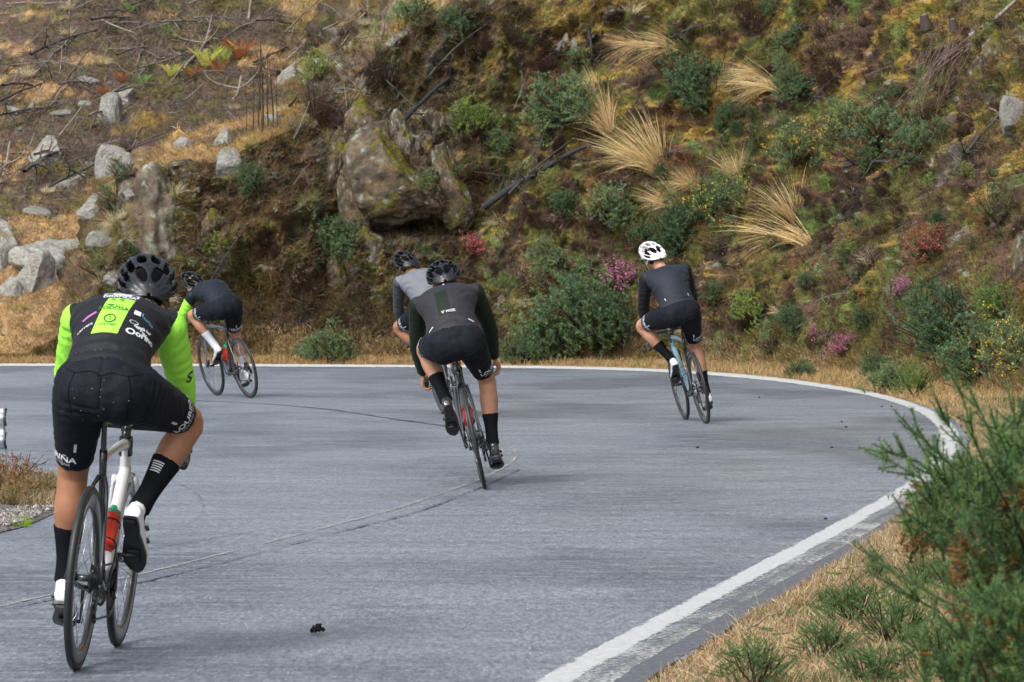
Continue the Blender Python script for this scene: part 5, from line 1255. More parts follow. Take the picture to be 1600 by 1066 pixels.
for px, py, w_, me, lab in [(322, 108, 75, FERN_Y, 'largest yellow green fern on the upper slope'), (350, 100, 60, FERN_Y, 'yellow fern touching the rusty one'), (372, 95, 75, FERN_R, 'tall rusty orange fern on the upper slope'), (340, 118, 60, FERN_R, 'low red brown fern below the yellow ones'), (268, 122, 50, FERN_Y, 'small lime fern left of the largest fern'),
    (300, 125, 50, FERN_R, 'dark red fern litter between the lime ferns'), (222, 135, 45, FERN_G, 'small green fern on the slope left of the ferns'), (190, 130, 40, FERN_R, 'small orange red fern above the leaning slab'), (205, 20, 40, FERN_G, 'pale green fern near the top edge'), (262, 55, 36, FERN_G, 'bright green seedling fern under the top edge'), (160, 150, 36, FERN_R, 'little red fern left of the leaning slab')]:
    put(me, 'fern', px, py, w_ * .8, lab, 'fern', 'ferns on the open slope', native=1.0, tilt=.0)
# ---- boulders
def boulder(seed, cuts=9, sq=(1, 1, 1), rough=.05, sub=5, dark=0.0, moss=.4):
    r = np.random.RandomState(seed); bm = bmesh.new(); bmesh.ops.create_icosphere(bm, subdivisions=sub, radius=1)
    V = np.array([v.co for v in bm.verts]); F = np.array([[v.index for v in f.verts] for f in bm.faces]); bm.free()
    for i in range(cuts):
        n = unit(r.normal(size=3) * [1, 1, .8]); h = r.uniform(.35, .72); d = V @ n; V = V - np.maximum(d - h, 0)[:, None] * n * .97
    U = unit(V); V = V + U * (fbm(V, 1.3, 3, seed) * .16 + ridged(V, 3.0, 3, seed) * rough + fbm(V, 11, 3, seed + 2) * .028)[:, None]
    V = V * np.array(sq); V /= np.abs(V).max(0).max()
    me = np_mesh('boulder', V, F, True); nn = np.empty(len(V) * 3, np.float32); me.vertices.foreach_get('normal', nn); nn = nn.reshape(-1, 3)
    c = np.tile(np.array((.27, .258, .24)) * (1 - dark * .45) * np.array((1, 1 - .14 * dark, 1 - .3 * dark)), (len(V), 1)) * (1 + .35 * fbm(V, 2.2, 4, seed + 5))[:, None]
    c = mix(c, np.array((.11, .09, .065)), sstep(fbm(V, 2.8, 4, seed + 6) + dark * .3, .05, .35) * (.5 + .4 * dark)); c = mix(c, lich, sstep(fbm(V, 9, 4, seed + 7), .16, .24) * .6); c = mix(c, np.array((.12, .075, .035)), sstep(fbm(V, 3.1, 4, seed + 9), -.05, .2) * dark * .8); c = mix(c, np.array((.035, .03, .025)), sstep(ridged(V, 2.2, 3, seed + 3), .45, .7) * dark * .8)
    c = mix(c, np.array((.17, .145, .04)) * (1 - .4 * dark), sstep(fbm(V, 1.6, 4, seed + 8) + .25 * nn[:, 2] - (.42 - .25 * moss), 0, .12) * moss * 1.6)
    me2 = np_mesh('boulder', V, F, True, col=np.clip(c, .01, .6)); me2.materials.append(M_ROCK); bpy.data.meshes.remove(me); return me2
BOUL = [boulder(i, 12 + i % 5, moss=.25 + .1 * (i % 3)) for i in range(7)]
BIG = boulder(31, 14, rough=.22, dark=.72, moss=.6)
BD = [boulder(20 + i, 6, rough=.13, dark=1.0, moss=.95) for i in range(3)]
BL = [ # px, py centre, width, height, mesh, label
 (92, 408, 130, 76, BOUL[0], 'widest flat pale boulder in the tan grass at left'), (8, 395, 70, 120, BOUL[1], 'tall pale boulder cut by the left picture edge'), (48, 440, 66, 60, BOUL[2], 'grey boulder below the widest flat one'), (14, 456, 56, 44, BOUL[3], 'low boulder at the left edge beneath the tall one'),
 (74, 240, 66, 44, BOUL[4], 'smooth pale boulder among sticks at left'), (186, 263, 52, 66, BOUL[5], 'upright boulder with yellow moss on its flank'), (172, 178, 44, 62, BOUL[6], 'dark upright stone holding the leaning slab'), (190, 158, 62, 30, BOUL[1], 'pale slab leaning on the upright dark stone'),
 (461, 118, 58, 42, BOUL[2], 'rounded pale boulder at the top of the crest'), (506, 101, 54, 24, BOUL[0], 'flat stone right of the rounded crest boulder'), (280, 231, 54, 30, BOUL[3], 'pale stone on top of the stacked blocks'), (293, 254, 90, 44, BD[0], 'wide brown block resting on the big rock face'),
 (349, 224, 46, 34, BOUL[4], 'speckled stone right of the stacked blocks'), (357, 250, 50, 40, BOUL[6], 'pale wedge of rock beside the brown block'), (162, 378, 38, 28, BOUL[5], 'round pale stone left of the big rock face'), (60, 335, 64, 26, BOUL[0], 'long low stone above the tan grass'),
 (108, 288, 46, 16, BOUL[2], 'thin flat stone among sticks'), (148, 322, 54, 28, BOUL[4], 'pale low rock above the round stone'), (205, 302, 36, 24, BOUL[3], 'small rock left of the big rock face top'), (140, 130, 40, 16, BOUL[5], 'flat lichened stone high on the open slope'), (26, 174, 30, 14, BOUL[1], 'small white stone near the left edge'),
 (48, 168, 16, 14, BOUL[3], 'tiny white stone beside the small white one'), (98, 178, 50, 12, BOUL[0], 'thin pale ledge stone above the stick pile'), (132, 165, 30, 14, BOUL[6], 'pale ledge stone left of the leaning slab'), (262, 335, 165, 165, BIG, 'big dark lichened rock face jutting from the bank'),
 (186, 330, 44, 60, BIG, 'dark leaning rock left of the big rock face'), (172, 432, 40, 26, BOUL[3], 'pale stone at the foot of the dark bank'), (560, 190, 90, 110, BD[2], 'mossy ledge of rock at the top of the middle outcrop'), (640, 225, 90, 110, BIG, 'grey streaked slab in the middle outcrop'), (610, 320, 120, 70, BIG, 'wide slab above the dark overhang'), (525, 255, 60, 120, BD[1], 'narrow rock rib at the left of the middle outcrop'), (700, 275, 70, 110, BD[0], 'rust brown slab at the right of the middle outcrop'), (1592, 180, 44, 56, BOUL[5], 'grey rounded rock at the right picture edge'), (884, 62, 16, 18, BOUL[4], 'small loose stone in the dark hollow'), (872, 72, 12, 14, BOUL[2], 'smaller loose stone left in the dark hollow'), (898, 70, 14, 24, BOUL[6], 'narrow stone at the right of the dark hollow'),
 (588, 262, 150, 125, BD[0], 'lichened rock nose jutting from the cliff crest'), (550, 300, 60, 100, BD[0], 'pale streaked rock left of the overhang'), (655, 308, 90, 60, BD[1], 'dark overhanging rock above the grey rider'), (575, 385, 60, 70, BD[2], 'split rock slab under the overhang'),
 (1600, 420, 60, 110, BD[0], 'dark rock column at the right picture edge'), (690, 190, 60, 120, BD[1], 'rock rib right of the lichened nose'), (530, 425, 40, 60, BD[0], 'narrow rock fin in the shaded gully'), (430, 185, 34, 18, BOUL[1], 'small stone on the crest by the pale tuft'), (785, 470, 50, 40, BD[2], 'small brown outcrop above the verge gorse'), (338, 560 - 190, 60, 80, BD[2], 'rust stained rock below the stacked blocks'),
 (960, 20, 60, 40, BD[1], 'dark rock at the top edge'), (1545, 90, 70, 90, BD[2], 'grey bark coloured rock under the pale pole')]
for i, (px, py, w_, h_, me, lab) in enumerate(BL):
    h, n = hit(px, py + h_ * .1); s = FPX / h.y; bd = me in BD or me is BIG
    o = link('boulder', me); o.location = h + n * ((-.22 if bd else .05) * w_ / s); a = rnd.uniform(-.5, .5)
    o.rotation_euler = (rnd.uniform(-.12, .12), rnd.uniform(-.15, .15) - (.5 if 'leaning' in lab and 'pale slab' in lab else 0), a); w_ *= 1.0 if bd else 1.2; h_ *= 1.0 if bd else 1.2
    o.scale = (w_ / s / 1.62, min(w_, h_ * 1.6) / s / 2.0, h_ / s / 1.42)
    tag(o, lab, 'boulder', 'boulders on the slope and cliff')
for i in range(90):
    px, py = rnd.uniform(-10, 330), rnd.choice([rnd.uniform(60, 560), rnd.uniform(460, 565), rnd.uniform(240, 420)])
    h, n = hit(px, py); o = link('stone', rnd.choice(BOUL)); w_ = rnd.uniform(4, 17) / (FPX / h.y) * .6; o.location = h; o.rotation_euler = (rnd.uniform(-.3, .3), rnd.uniform(-.3, .3), rnd.uniform(0, 6)); o.scale = (w_, w_, w_ * rnd.uniform(.4, .8))
    tag(o, 'small pale stone lying in the dry slope', 'stone', 'small stones on the open slope')
for i in range(60):
    px, py = rnd.uniform(360, 1600), rnd.uniform(380, 575)
    h, n = hit(px, py); o = link('stone', rnd.choice(BOUL)); w_ = rnd.uniform(3, 9) / (FPX / h.y) * .6; o.location = h; o.rotation_euler = (rnd.uniform(-.3, .3), rnd.uniform(-.3, .3), rnd.uniform(0, 6)); o.scale = (w_, w_, w_ * rnd.uniform(.4, .8))
    tag(o, 'little crumbled stone at the foot of the cliff', 'stone', 'crumbled stones at the cliff foot')
# ---- fallen wood
def branch_mesh(name, seed, twigs=8, col=(.20, .17, .14), wob=.09, thick=.022):
    r = np.random.RandomState(seed); acc = Acc(); P = curve3((-.5, 0, 0), (1, 0, 0), 1.0, r.normal(size=3) * .5, 14, wob, r); P -= (P[0] + P[-1]) / 2
    acc.tube(P, thick, thick * .45, np.array(col), 7)
    for i in range(twigs):
        j = r.randint(2, 13); d = unit(P[min(j + 1, 13)] - P[j - 1] + r.normal(size=3) * .75); q = curve3(P[j], d, r.uniform(.15, .42), r.normal(size=3) * .6, 6, .14, r); acc.tube(q, thick * .45, thick * .15, np.array(col) * r.uniform(.7, 1.2), 5)
        if r.uniform() < .6: q2 = curve3(q[3], unit(q[4] - q[3] + r.normal(size=3) * .7), .15, (0, 0, 0), 4, .15, r); acc.tube(q2, thick * .22, thick * .1, np.array(col), 4)
    return acc.mesh(name, True)
BRN = [branch_mesh('fallen_branch', i, [3, 8, 12, 5, 7, 2][i], [(.20, .17, .145), (.13, .10, .085), (.20, .18, .16), (.09, .07, .06), (.17, .14, .13), (.24, .22, .195)][i], thick=[.016, .013, .011, .016, .012, .014][i]) for i in range(6)]
for m_ in BRN: m_.materials.append(M_WOOD)
def lay(me, px0, py0, px1, py1, label=None, name='fallen_branch', thick=1.0, lift=.16, group='dead branches on the slope', cat='branch'):
    a, na = hit(px0, py0); b, nb_ = hit(px1, py1)
    if abs(a.y - b.y) > 3.5: b = at(px1, py1, a.y + (.8 if b.y > a.y else -.8))
    a = a + (Vector((0, 0, CAMZ)) - a).normalized() * lift + Vector((0, 0, lift)); b = b + (Vector((0, 0, CAMZ)) - b).normalized() * lift + Vector((0, 0, lift))
    o = link(name, me); o.location = (a + b) / 2; d = b - a; o.rotation_euler = (d.to_track_quat('X', 'Z').to_matrix() @ Matrix.Rotation(rnd.uniform(-.6, .6), 3, 'X')).to_euler()
    L = d.length; o.scale = (L, L * thick, L * thick); return tag(o, label, cat, group)
LOG = branch_mesh('fallen_log', 40, 5, (.030, .030, .034), .035, .030); LOG.materials.append(M_WOOD)
LOG2 = branch_mesh('fallen_log', 41, 9, (.055, .05, .048), .05, .022); LOG2.materials.append(M_WOOD)
PALE = branch_mesh('fallen_pole', 42, 1, (.24, .22, .19), .02, .022); PALE.materials.append(M_WOOD)
for me, a, b_, c, d_, lab, th in [(LOG, 762, 355, 922, 226, 'thick charred log lying diagonally across the middle of the cliff', 1.0), (LOG2, 800, 330, 905, 215, 'thin grey branches lying along the charred log', .6), (LOG, 632, 224, 690, 135, 'lower half of the broken dark trunk over the rock nose', 1.1), (LOG2, 680, 145, 752, 45, 'upper half of the broken trunk over the rock nose', .9), (LOG2, 598, 145, 690, 225, 'thin crooked branch crossing the rock nose', .5),
    (LOG, 884, -10, 936, 102, 'dark leaning trunk at the top edge of the cliff', .95), (LOG2, 1095, -10, 1128, 66, 'dark stem at the top edge beside the top tussock', .8), (LOG2, 1055, 85, 1116, 42, 'lichened branch leaning over the top tussock', 1.0), (PALE, 1510, 64, 1640, -15, 'bare pale pole sticking out at the top right corner', 1.1), (LOG2, 1328, 292, 1430, 262, 'upper of two parallel dark branches on the right cliff', .8),
    (LOG, 1358, 302, 1440, 258, 'lower and thicker of two parallel dark branches on the right cliff', .8), (LOG2, 1265, 192, 1320, 115, 'lichened branch running up to the mossy shelf', .8), (LOG2, 1500, 300, 1575, 170, 'pale bark branch in front of the mossy corner at right', 1.0), (LOG2, 1230, 80, 1300, 20, 'grey branch high on the shelf', .6), (LOG, 640, 350, 700, 345, 'short dark stick in the overhang', .5),
    (LOG2, 80, 318, 262, 216, 'long crooked branch ending right of the mossy upright boulder', .45), (PALE, -10, 118, 66, 110, 'straight pale stick at the left edge', .5), (LOG2, 50, 112, 150, 50, 'long dark branch on the upper left slope', .5), (PALE, 155, 38, 210, 70, 'pale forked stick near the ferns', .6), (LOG2, 30, 300, 110, 235, 'dark branch in the stick pile', .7), (LOG2, -10, 210, 90, 172, 'dark stick bundle at the left', .8),
    (LOG2, 860, 210, 800, 350, 'thin stem hanging beside the charred log', .3), (LOG2, 1030, 270, 1100, 235, 'little forked stick right of the largest tussock', .7), (LOG2, 330, 470, 372, 378, 'bare twiggy stem below the rust stained rock', .6)]:
    lay(me, a, b_, c, d_, lab, 'fallen_branch', th)
for i in range(290):
    if i < 225: px, py = rnd.uniform(-20, 600), rnd.uniform(-5, 320)
    else: px, py = rnd.uniform(450, 1600), rnd.uniform(0, 500)
    if px < 350 and 340 < py: continue
    if py > 215 and px > 230 and i < 225: continue
    L_ = rnd.uniform(28, 135) * (1 if i < 225 else .8); a = min(max(rnd.gauss(.40, .28), -.25), .95) if i < 225 else rnd.uniform(-.4, 1.5)
    lay(rnd.choice(BRN) if i < 225 else rnd.choice([BRN[1], BRN[3], BRN[4]]), px - L_ / 2 * math.cos(a), py + L_ / 2 * math.sin(a), px + L_ / 2 * math.cos(a), py - L_ / 2 * math.sin(a), 'dead stick lying on the open slope' if i < 225 else 'dead stick caught on the cliff face', 'stick', rnd.uniform(.45, .95) if i < 225 else rnd.uniform(.35, .7), .02, 'loose dead sticks', 'stick')
# burnt upright stems
acc = Acc(); P = curve3((0, 0, 0), (0.03, 0, 1), 1, (0, 0, 0), 8, .03); acc.tube(P, .012, .005, np.array((.05, .035, .03)), 5)
for i in range(3): acc.tube(curve3(P[3 + i], (rs.uniform(-.5, .5), 0, 1), .3, (0, 0, .3), 4, .1), .006, .003, np.array((.06, .04, .035)), 4)
STEM = acc.mesh('burnt_stem'); STEM.materials.append(M_WOOD)
for i, (px, py, h_) in enumerate([(402, 205, 130), (410, 208, 150), (418, 200, 120), (426, 198, 110), (394, 210, 90), (385, 205, 60), (434, 200, 80), (408, 205, 70)]):
    put(STEM, 'burnt_stem', px, py, h_, 'thin burnt stem standing on the crest above the rocks', 'burnt stem', 'burnt stems standing on the crest', tilt=.05)
# stump and hanging roots
acc = Acc(); P = np.array([(-.02, 0, -.1), (0, 0, .1), (.04, 0, .25), (.07, 0, .4)]); acc.tube(P, .22, .13, np.array((.07, .055, .05)), 12); acc.tube(np.array([(.07, 0, .39), (.09, 0, .43)]), .13, .001, np.array((.16, .13, .11)), 12)
STUMP = acc.mesh('tree_stump', True); STUMP.materials.append(M_WOOD)
put(STUMP, 'tree_stump', 1446, 42, 28, 'left of two cut dark stumps on the mossy shelf', 'stump', 'stumps on the shelf', tilt=.1, native=.6); put(STUMP, 'tree_stump', 1490, 45, 24, 'right of two cut dark stumps on the mossy shelf', 'stump', 'stumps on the shelf', tilt=.1, native=.6)
acc = Acc(); c0, _n = hit(1490, 75)
for i in range(42):
    a = np.array(hit(1490 + rnd.uniform(-50, 30), 78 + rnd.uniform(-20, 30))[0]) + np.array([0, -.12, .05]); b_ = at(1400 + rnd.uniform(-50, 90), 130 + rnd.uniform(-10, 60), a[1] - rnd.uniform(.0, .35)); d = np.array(b_) - a
    acc.tube(curve3(a, d, np.linalg.norm(d) * 1.0, (0, 0, -.9), 8, .16), .008, .003, np.array((.13, .095, .075)) * rnd.uniform(.6, 1.2), 4)
o = link('hanging_roots', acc.mesh('hanging_roots'), M_WOOD); tag(o, 'bundle of bare roots hanging from the mossy shelf below the stumps', 'roots')

# ---- cover of moss, litter and grass (nobody could count it)
def scatter(name, mask, n, L, W, dirf, cfun, lab, cat, seg=1, droop=None, mt=None):
    idx = np.where(mask)[0]; s = idx[rs.randint(len(idx), size=n)]; b = hill_P[s] + rs.normal(size=(n, 3)) * .012; nn = hill_N[s]
    d = dirf(nn, n); V, F, k = blades(b, d, rs.uniform(L[0], L[1], n), rs.uniform(W[0], W[1], n), None if droop is None else np.tile(np.array([0, 0, -droop]), (n, 1)), seg)
    C = np.repeat(cfun(s, n), k, 0); me = np_mesh(name, V, F, False, np.clip(C, .004, .8)); o = link(name, me, mt or M_DRY); tag(o, lab, cat, kind='stuff'); return o
yy = np.maximum(hill_P[:, 1], 1); spx = 800 + FPX * hill_P[:, 0] / yy; spy = HY - FPX * (hill_P[:, 2] - CAMZ) / yy
inview = (spx > -60) & (spx < 1680) & (spy > -60) & (spy < 640)
gmask = left > .5; cliffm = inview & (steep > .3) & (Dv > .05)
scatter('moss_cover', cliffm, 150000, (.03, .085), (.008, .017), lambda n, k: n * .8 + rs.normal(size=(k, 3)) * .5 + [0, 0, .25], lambda s, n: hill_cols[s] * rs.uniform(.6, 1.5, (n, 1)) * (1 + rs.normal(size=(n, 3)) * .05), 'moss and short litter covering the cliff face', 'moss')
scatter('heath_cover', cliffm & (fbm(hill_P, 1.1, 3, 61) > -.02), 110000, (.07, .22), (.005, .010), lambda n, k: n * .5 + rs.normal(size=(k, 3)) * .4 + [0, 0, .5], lambda s, n: hill_cols[s] * .4 + np.array([(.16, .08, .04), (.10, .07, .05), (.26, .17, .05), (.08, .10, .035)])[rs.randint(4, size=n)] * .7, 'low brown heath growing over the cliff face', 'heath', seg=2, droop=.25)
scatter('slope_grass', inview & (gent > .3) & (hill_cols[:, 0] > .2), 90000, (.05, .15), (.007, .014), lambda n, k: rs.normal(size=(k, 3)) * .45 + [-.15, 0, .8], lambda s, n: hill_cols[s] * .75 + np.array((.36, .23, .09)) * .35 * rs.uniform(.5, 1.4, (n, 1)), 'tan dry grass covering the open slope', 'grass', seg=2, droop=.3)
scatter('slope_litter', inview & (gent > .3) & (hill_cols[:, 0] <= .2), 60000, (.05, .26), (.005, .012), lambda n, k: rs.normal(size=(k, 3)) * [.8, .8, .35] + [0, 0, .25], lambda s, n: np.array([(.16, .13, .11), (.09, .065, .055), (.12, .085, .07), (.07, .10, .035), (.24, .21, .18), (.19, .13, .05)])[rs.randint(6, size=n)] * rs.uniform(.6, 1.3, (n, 1)), 'dead twigs and litter covering the open slope', 'twig litter', seg=1)
scatter('verge_grass', inview & (Dv < .25) & (Dv > -.95), 70000, (.05, .17), (.005, .010), lambda n, k: rs.normal(size=(k, 3)) * .35 + [0, 0, .8], lambda s, n: np.array([(.44, .31, .15), (.52, .38, .2), (.30, .24, .10), (.36, .24, .11), (.16, .18, .06)])[rs.choice(5, size=n, p=[.3, .25, .2, .17, .08])] * rs.uniform(.6, 1.25, (n, 1)), 'straw coloured grass along the foot of the cliff', 'grass', seg=2, droop=.3)
M_LEAF2 = mat('gorse_spines', rough=0.55, vcol=True, trans=0.3, spec=0.25)
# ================================================================== NEAR VERGE (right), foreground bush
sel = rim[::4][rim[::4, 1] < 46]
offs = np.r_[-0.05, np.linspace(0.0, 1.2, 26), np.linspace(1.4, 9, 16)]
sm = resample(sel, 420)
Tn = np.gradient(sm, axis=0); Tn = np.stack([np.convolve(np.pad(Tn[:, i], 12, 'edge'), np.ones(25) / 25, 'valid') for i in (0, 1)], 1); Tn /= np.linalg.norm(Tn, axis=1)[:, None]
No = np.stack([-Tn[:, 1], Tn[:, 0]], 1)
VP = np.array([[c[0] + n[0] * o_, c[1] + n[1] * o_, 0] for c, n in zip(sm, No) for o_ in offs])
oo = np.tile(offs, len(sm))
VP[:, 2] = -0.03 + np.interp(oo, [-.05, 0, .06, .3, 1.2, 9], [-.01, 0, .035, .055, .10, .35]) + sstep(oo, 0, .4) * (fbm(VP, .9, 3, 71) * .09 + fbm(VP, 5, 3, 72) * .03) + .008 * fbm(VP, 22, 2, 73) * sstep(oo, 0, .1)
cN = np.tile(np.array((.33, .21, .11)), (len(VP), 1)); cN = mix(cN, np.array((.17, .10, .06)), sstep(fbm(VP, 1.6, 4, 74), 0, .3) * .7); cN = mix(cN, np.array((.10, .12, .04)), sstep(fbm(VP, 1.2, 3, 75), .25, .4) * .6)
cN *= (1 + .4 * fbm(VP, 18, 3, 76))[:, None]
m_ = len(offs); ii = np.arange(len(sm) - 1)[:, None] * m_ + np.arange(m_ - 1)[None]
Fn = np.stack([ii, ii + 1, ii + m_ + 1, ii + m_], 2).reshape(-1, 4)
M_VERGE = mat('verge_soil', rough=.95, vcol=True, noise=[(40, .35), (140, .3)], bump=[(50, .8, .02)], spec=.15)
vg_me = np_mesh('verge', VP, Fn, True, np.clip(cN, .01, .6))
tag(link('verge', vg_me, M_VERGE), kind='structure')
VB = BVHTree.FromPolygons([tuple(v) for v in VP], [tuple(f) for f in Fn])
def vhit(px, py):
    h = VB.ray_cast(Vector((0, 0, CAMZ)), ray(px, py).normalized())
    return (h[0], Vector((0, 0, 1))) if h[0] is not None else (gnd(px, py), Vector((0, 0, 1)))
def vblades(name, n, L, W, cols, pr, lab, olim, dens=None, lean=(.0, 0, .75), seg=2, yl=(11, 44), mt=None):
    w_ = VP[:, 1]; tri = VP[Fn]; ctr = tri.mean(1); o_ = oo[Fn].mean(1); spx_ = 800 + FPX * ctr[:, 0] / ctr[:, 1]; spy_ = HY + FPX * (CAMZ - ctr[:, 2]) / ctr[:, 1]
    ok = (o_ > olim[0]) & (o_ < olim[1]) & (spx_ < 1720) & (spx_ > 850) & (spy_ < 1150) & (ctr[:, 1] < yl[1])
    if dens is not None: ok &= dens(ctr)
    idx = np.where(ok)[0]; area = np.linalg.norm(np.cross(tri[idx, 1] - tri[idx, 0], tri[idx, 3] - tri[idx, 0]), axis=1); p_ = area / area.sum()
    s = idx[rs.choice(len(idx), size=n, p=p_)]; u, v = rs.uniform(size=(n, 1)), rs.uniform(size=(n, 1)); t = tri[s]
    b = (t[:, 0] * (1 - u) + t[:, 1] * u) * (1 - v) + (t[:, 3] * (1 - u) + t[:, 2] * u) * v
    d = rs.normal(size=(n, 3)) * [.45, .45, .25] + np.array(lean)
    V, F, k = blades(b, d, rs.uniform(*L, n), rs.uniform(*W, n), np.tile([0, 0, -.25], (n, 1)), seg)
    C = np.array(cols)[rs.choice(len(cols), size=n, p=pr)] * rs.uniform(.6, 1.25, (n, 1)) * (1 + .45 * fbm(b, 1.5, 3, 81) + .3 * fbm(b, 7, 2, 82))[:, None]
    o = link(name, np_mesh(name, V, F, False, np.clip(np.repeat(C, k, 0), .004, .8)), mt or M_DRY); tag(o, lab, 'grass', kind='stuff')
SCOL = [(.44, .33, .19), (.60, .48, .31), (.28, .20, .12), (.36, .22, .13), (.17, .19, .07)]
vblades('dry_verge_grass', 200000, (.025, .075), (.0025, .0055), SCOL, [.28, .22, .24, .18, .08], 'short straw grass on the near verge inside the white line', (.03, 2.8))
vblades('green_verge_grass', 30000, (.03, .08), (.003, .006), [(.14, .22, .05), (.10, .17, .05)], [.5, .5], 'green grass patches on the near verge', (.2, 2.6), lambda c: fbm(c, 1.2, 3, 75) > .12)
# low plants on the near verge
GH = gorse('low_gorse', 130, .62, 150, .030, .0042, [np.array(c) for c in ((.11, .22, .07), (.14, .26, .08), (.09, .18, .07))], .04)
GH.materials.append(M_LEAF2)
vblades('long_verge_grass', 5000, (.08, .20), (.002, .004), [(.62, .50, .32), (.5, .36, .2), (.3, .3, .12)], [.5, .3, .2], 'longer bent stalks standing out of the straw verge', (.08, 2.8), lambda c: fbm(c, 2.0, 3, 77) > .05)
for i, (px, py, w_, lab) in enumerate([(1335, 975, 110, 'low gorse plant in the straw left of the foreground bush'), (1290, 1030, 100, 'low gorse plant nearest the bottom edge, second from the left'), (1180, 1075, 120, 'leftmost low gorse plant at the bottom edge'), (1400, 1010, 130, 'low gorse plant under the blurred branches'),
    (1440, 925, 90, 'low gorse plant above the one under the blurred branches'), (1370, 905, 45, 'tiny gorse seedling in the straw'), (1470, 1060, 150, 'low gorse plant at the bottom right'), (1550, 1000, 150, 'low gorse plant at the right behind the blurred branches'), (1360, 1075, 110, 'low gorse plant at the bottom edge, middle of the row'), (1500, 940, 120, 'low gorse plant behind the foreground bush'), (1290, 945, 40, 'lone small green sprig in the straw verge'), (1560, 880, 150, 'low gorse plant hidden deepest behind the foreground bush')]):
    h, n = vhit(px, py); put(GH, 'low_gorse', px, py, w_ * 1.45, lab, 'low gorse', 'low gorse plants on the near verge', pos=h, nrm=n, native=1.0, tilt=0, squash=.9)
# twig on the straw
acc = Acc(); a = np.array(vhit(1160, 996)[0]) + [0, 0, .03]; b_ = np.array(vhit(1210, 1004)[0]) + [0, 0, .03]; acc.tube(curve3(a, b_ - a, np.linalg.norm(b_ - a), (0, 0, 0), 7, .12), .006, .003, np.array((.36, .30, .28)), 6)
tag(link('twig', acc.mesh('twig', True), M_WOOD), 'pale grey twig lying on the straw verge', 'twig')
# foreground gorse, close to the lens
NG = [np.array(c) for c in ((.11, .215, .075), (.135, .245, .075), (.08, .17, .07), (.17, .285, .09))]
def near_gorse(name, base, tips, fill, label):
    acc = Acc(); base = np.array(base)
    def spiny(P, L):
        n = int(L * 950); shoot(acc, P, n, .018, .0024, NG, 1.1, (.0026, np.array((.05, .07, .03))), np.array((.12, .20, .08)))
    def branch(tip, d, L, side=5):
        d = unit(np.array(d)); P = curve3(np.array(tip) - d * L, d, L, (0, 0, .15), 8, .05); spiny(P, L)
        for i in range(side):
            j = rs.randint(1, 6); dd = unit(d + rs.normal(size=3) * .55); l = rs.uniform(.03, .09); spiny(curve3(P[j], dd, l, (0, 0, .3), 4, .06), l)
        return P[0]
    for px, py, Y_, dx, dz, L in tips:
        q = branch(at(px, py, Y_), (dx, rs.uniform(-.3, .3), dz), L, 6); acc.tube(np.array([q, (q * .75 + base * .25) + [.03, 0, .03], base]), .0012, .005, TW, 5)
    for (px0, px1, py0, py1, Y0, Y1, n) in fill:
        for i in range(n):
            Y_ = rs.uniform(Y0, Y1); t = np.array(at(rs.uniform(px0, px1), rs.uniform(py0, py1), Y_)); branch(t, (rs.uniform(-.9, .25), rs.uniform(-.5, .5), rs.uniform(.1, 1)), rs.uniform(.06, .14), 4)
            if rs.uniform() < .16:
                k = 60; V, F, kk = blades(t + rs.normal(size=(k, 3)) * .018 - [0, 0, .05], rs.normal(size=(k, 3)), .016, .006); acc.add(V, F, np.array((.20, .095, .035)) * rs.uniform(.5, 1.4, (k, 1)))
            if rs.uniform() < .05:
                k = 14; V, F, kk = blades(t + rs.normal(size=(k, 3)) * .005, rs.normal(size=(k, 3)), .011, .009); acc.add(V, F, np.array((.34, .17, .04)))
    for i in range(5):
        t = np.array(at(rs.uniform(1600, 1740), rs.uniform(750, 1000), fill[0][4] + .1)); acc.tube(curve3(base, t - base, np.linalg.norm(t - base), (0, 0, 0), 6, .05), .012, .004, TW * .7, 6)
    o = link(name, acc.mesh(name), M_LEAF2); tag(o, label, 'bush', 'blurred gorse bushes close to the camera'); return o
b0 = at(1760, 1500, 9.8); b0.z = 0.1
near_gorse('gorse_bush', b0, [(1343, 705, 9.9, -1, .45, .16), (1385, 652, 9.4, -1, .75, .20), (1478, 585, 9.2, -.45, 1, .20), (1440, 700, 9.6, -.6, .9, .12), (1365, 690, 9.8, -.9, .4, .12), (1425, 735, 9.7, -.9, .3, .12), (1520, 600, 9.5, -.35, 1, .2), (1565, 590, 9.6, -.3, 1, .2), (1530, 640, 9.5, -.6, 1, .2), (1600, 600, 9.6, -.1, 1, .2), (1400, 800, 9.6, -1, .45, .14), (1460, 640, 9.9, -.7, .9, .12)],
   [(1500, 1700, 715, 880, 9.3, 10.4, 330), (1560, 1720, 650, 740, 9.3, 10.4, 70), (1425, 1520, 735, 830, 9.6, 10.3, 60), (1475, 1570, 700, 800, 9.5, 10.3, 40), (1500, 1700, 860, 1000, 9.8, 10.5, 90)], 'big blurred gorse bush at the right edge, closest to the camera')
b0 = at(1600, 1700, 9.0); b0.z = 0.1
near_gorse('gorse_bush', b0, [(1318, 872, 8.9, -1, .42, .24), (1375, 905, 9.0, -.9, .5, .14), (1450, 960, 9.0, -.8, .6, .16)], [(1500, 1700, 900, 1080, 8.8, 9.8, 150), (1430, 1560, 1010, 1100, 9.0, 9.8, 30)], 'lower blurred gorse with one long branch reaching left over the straw')

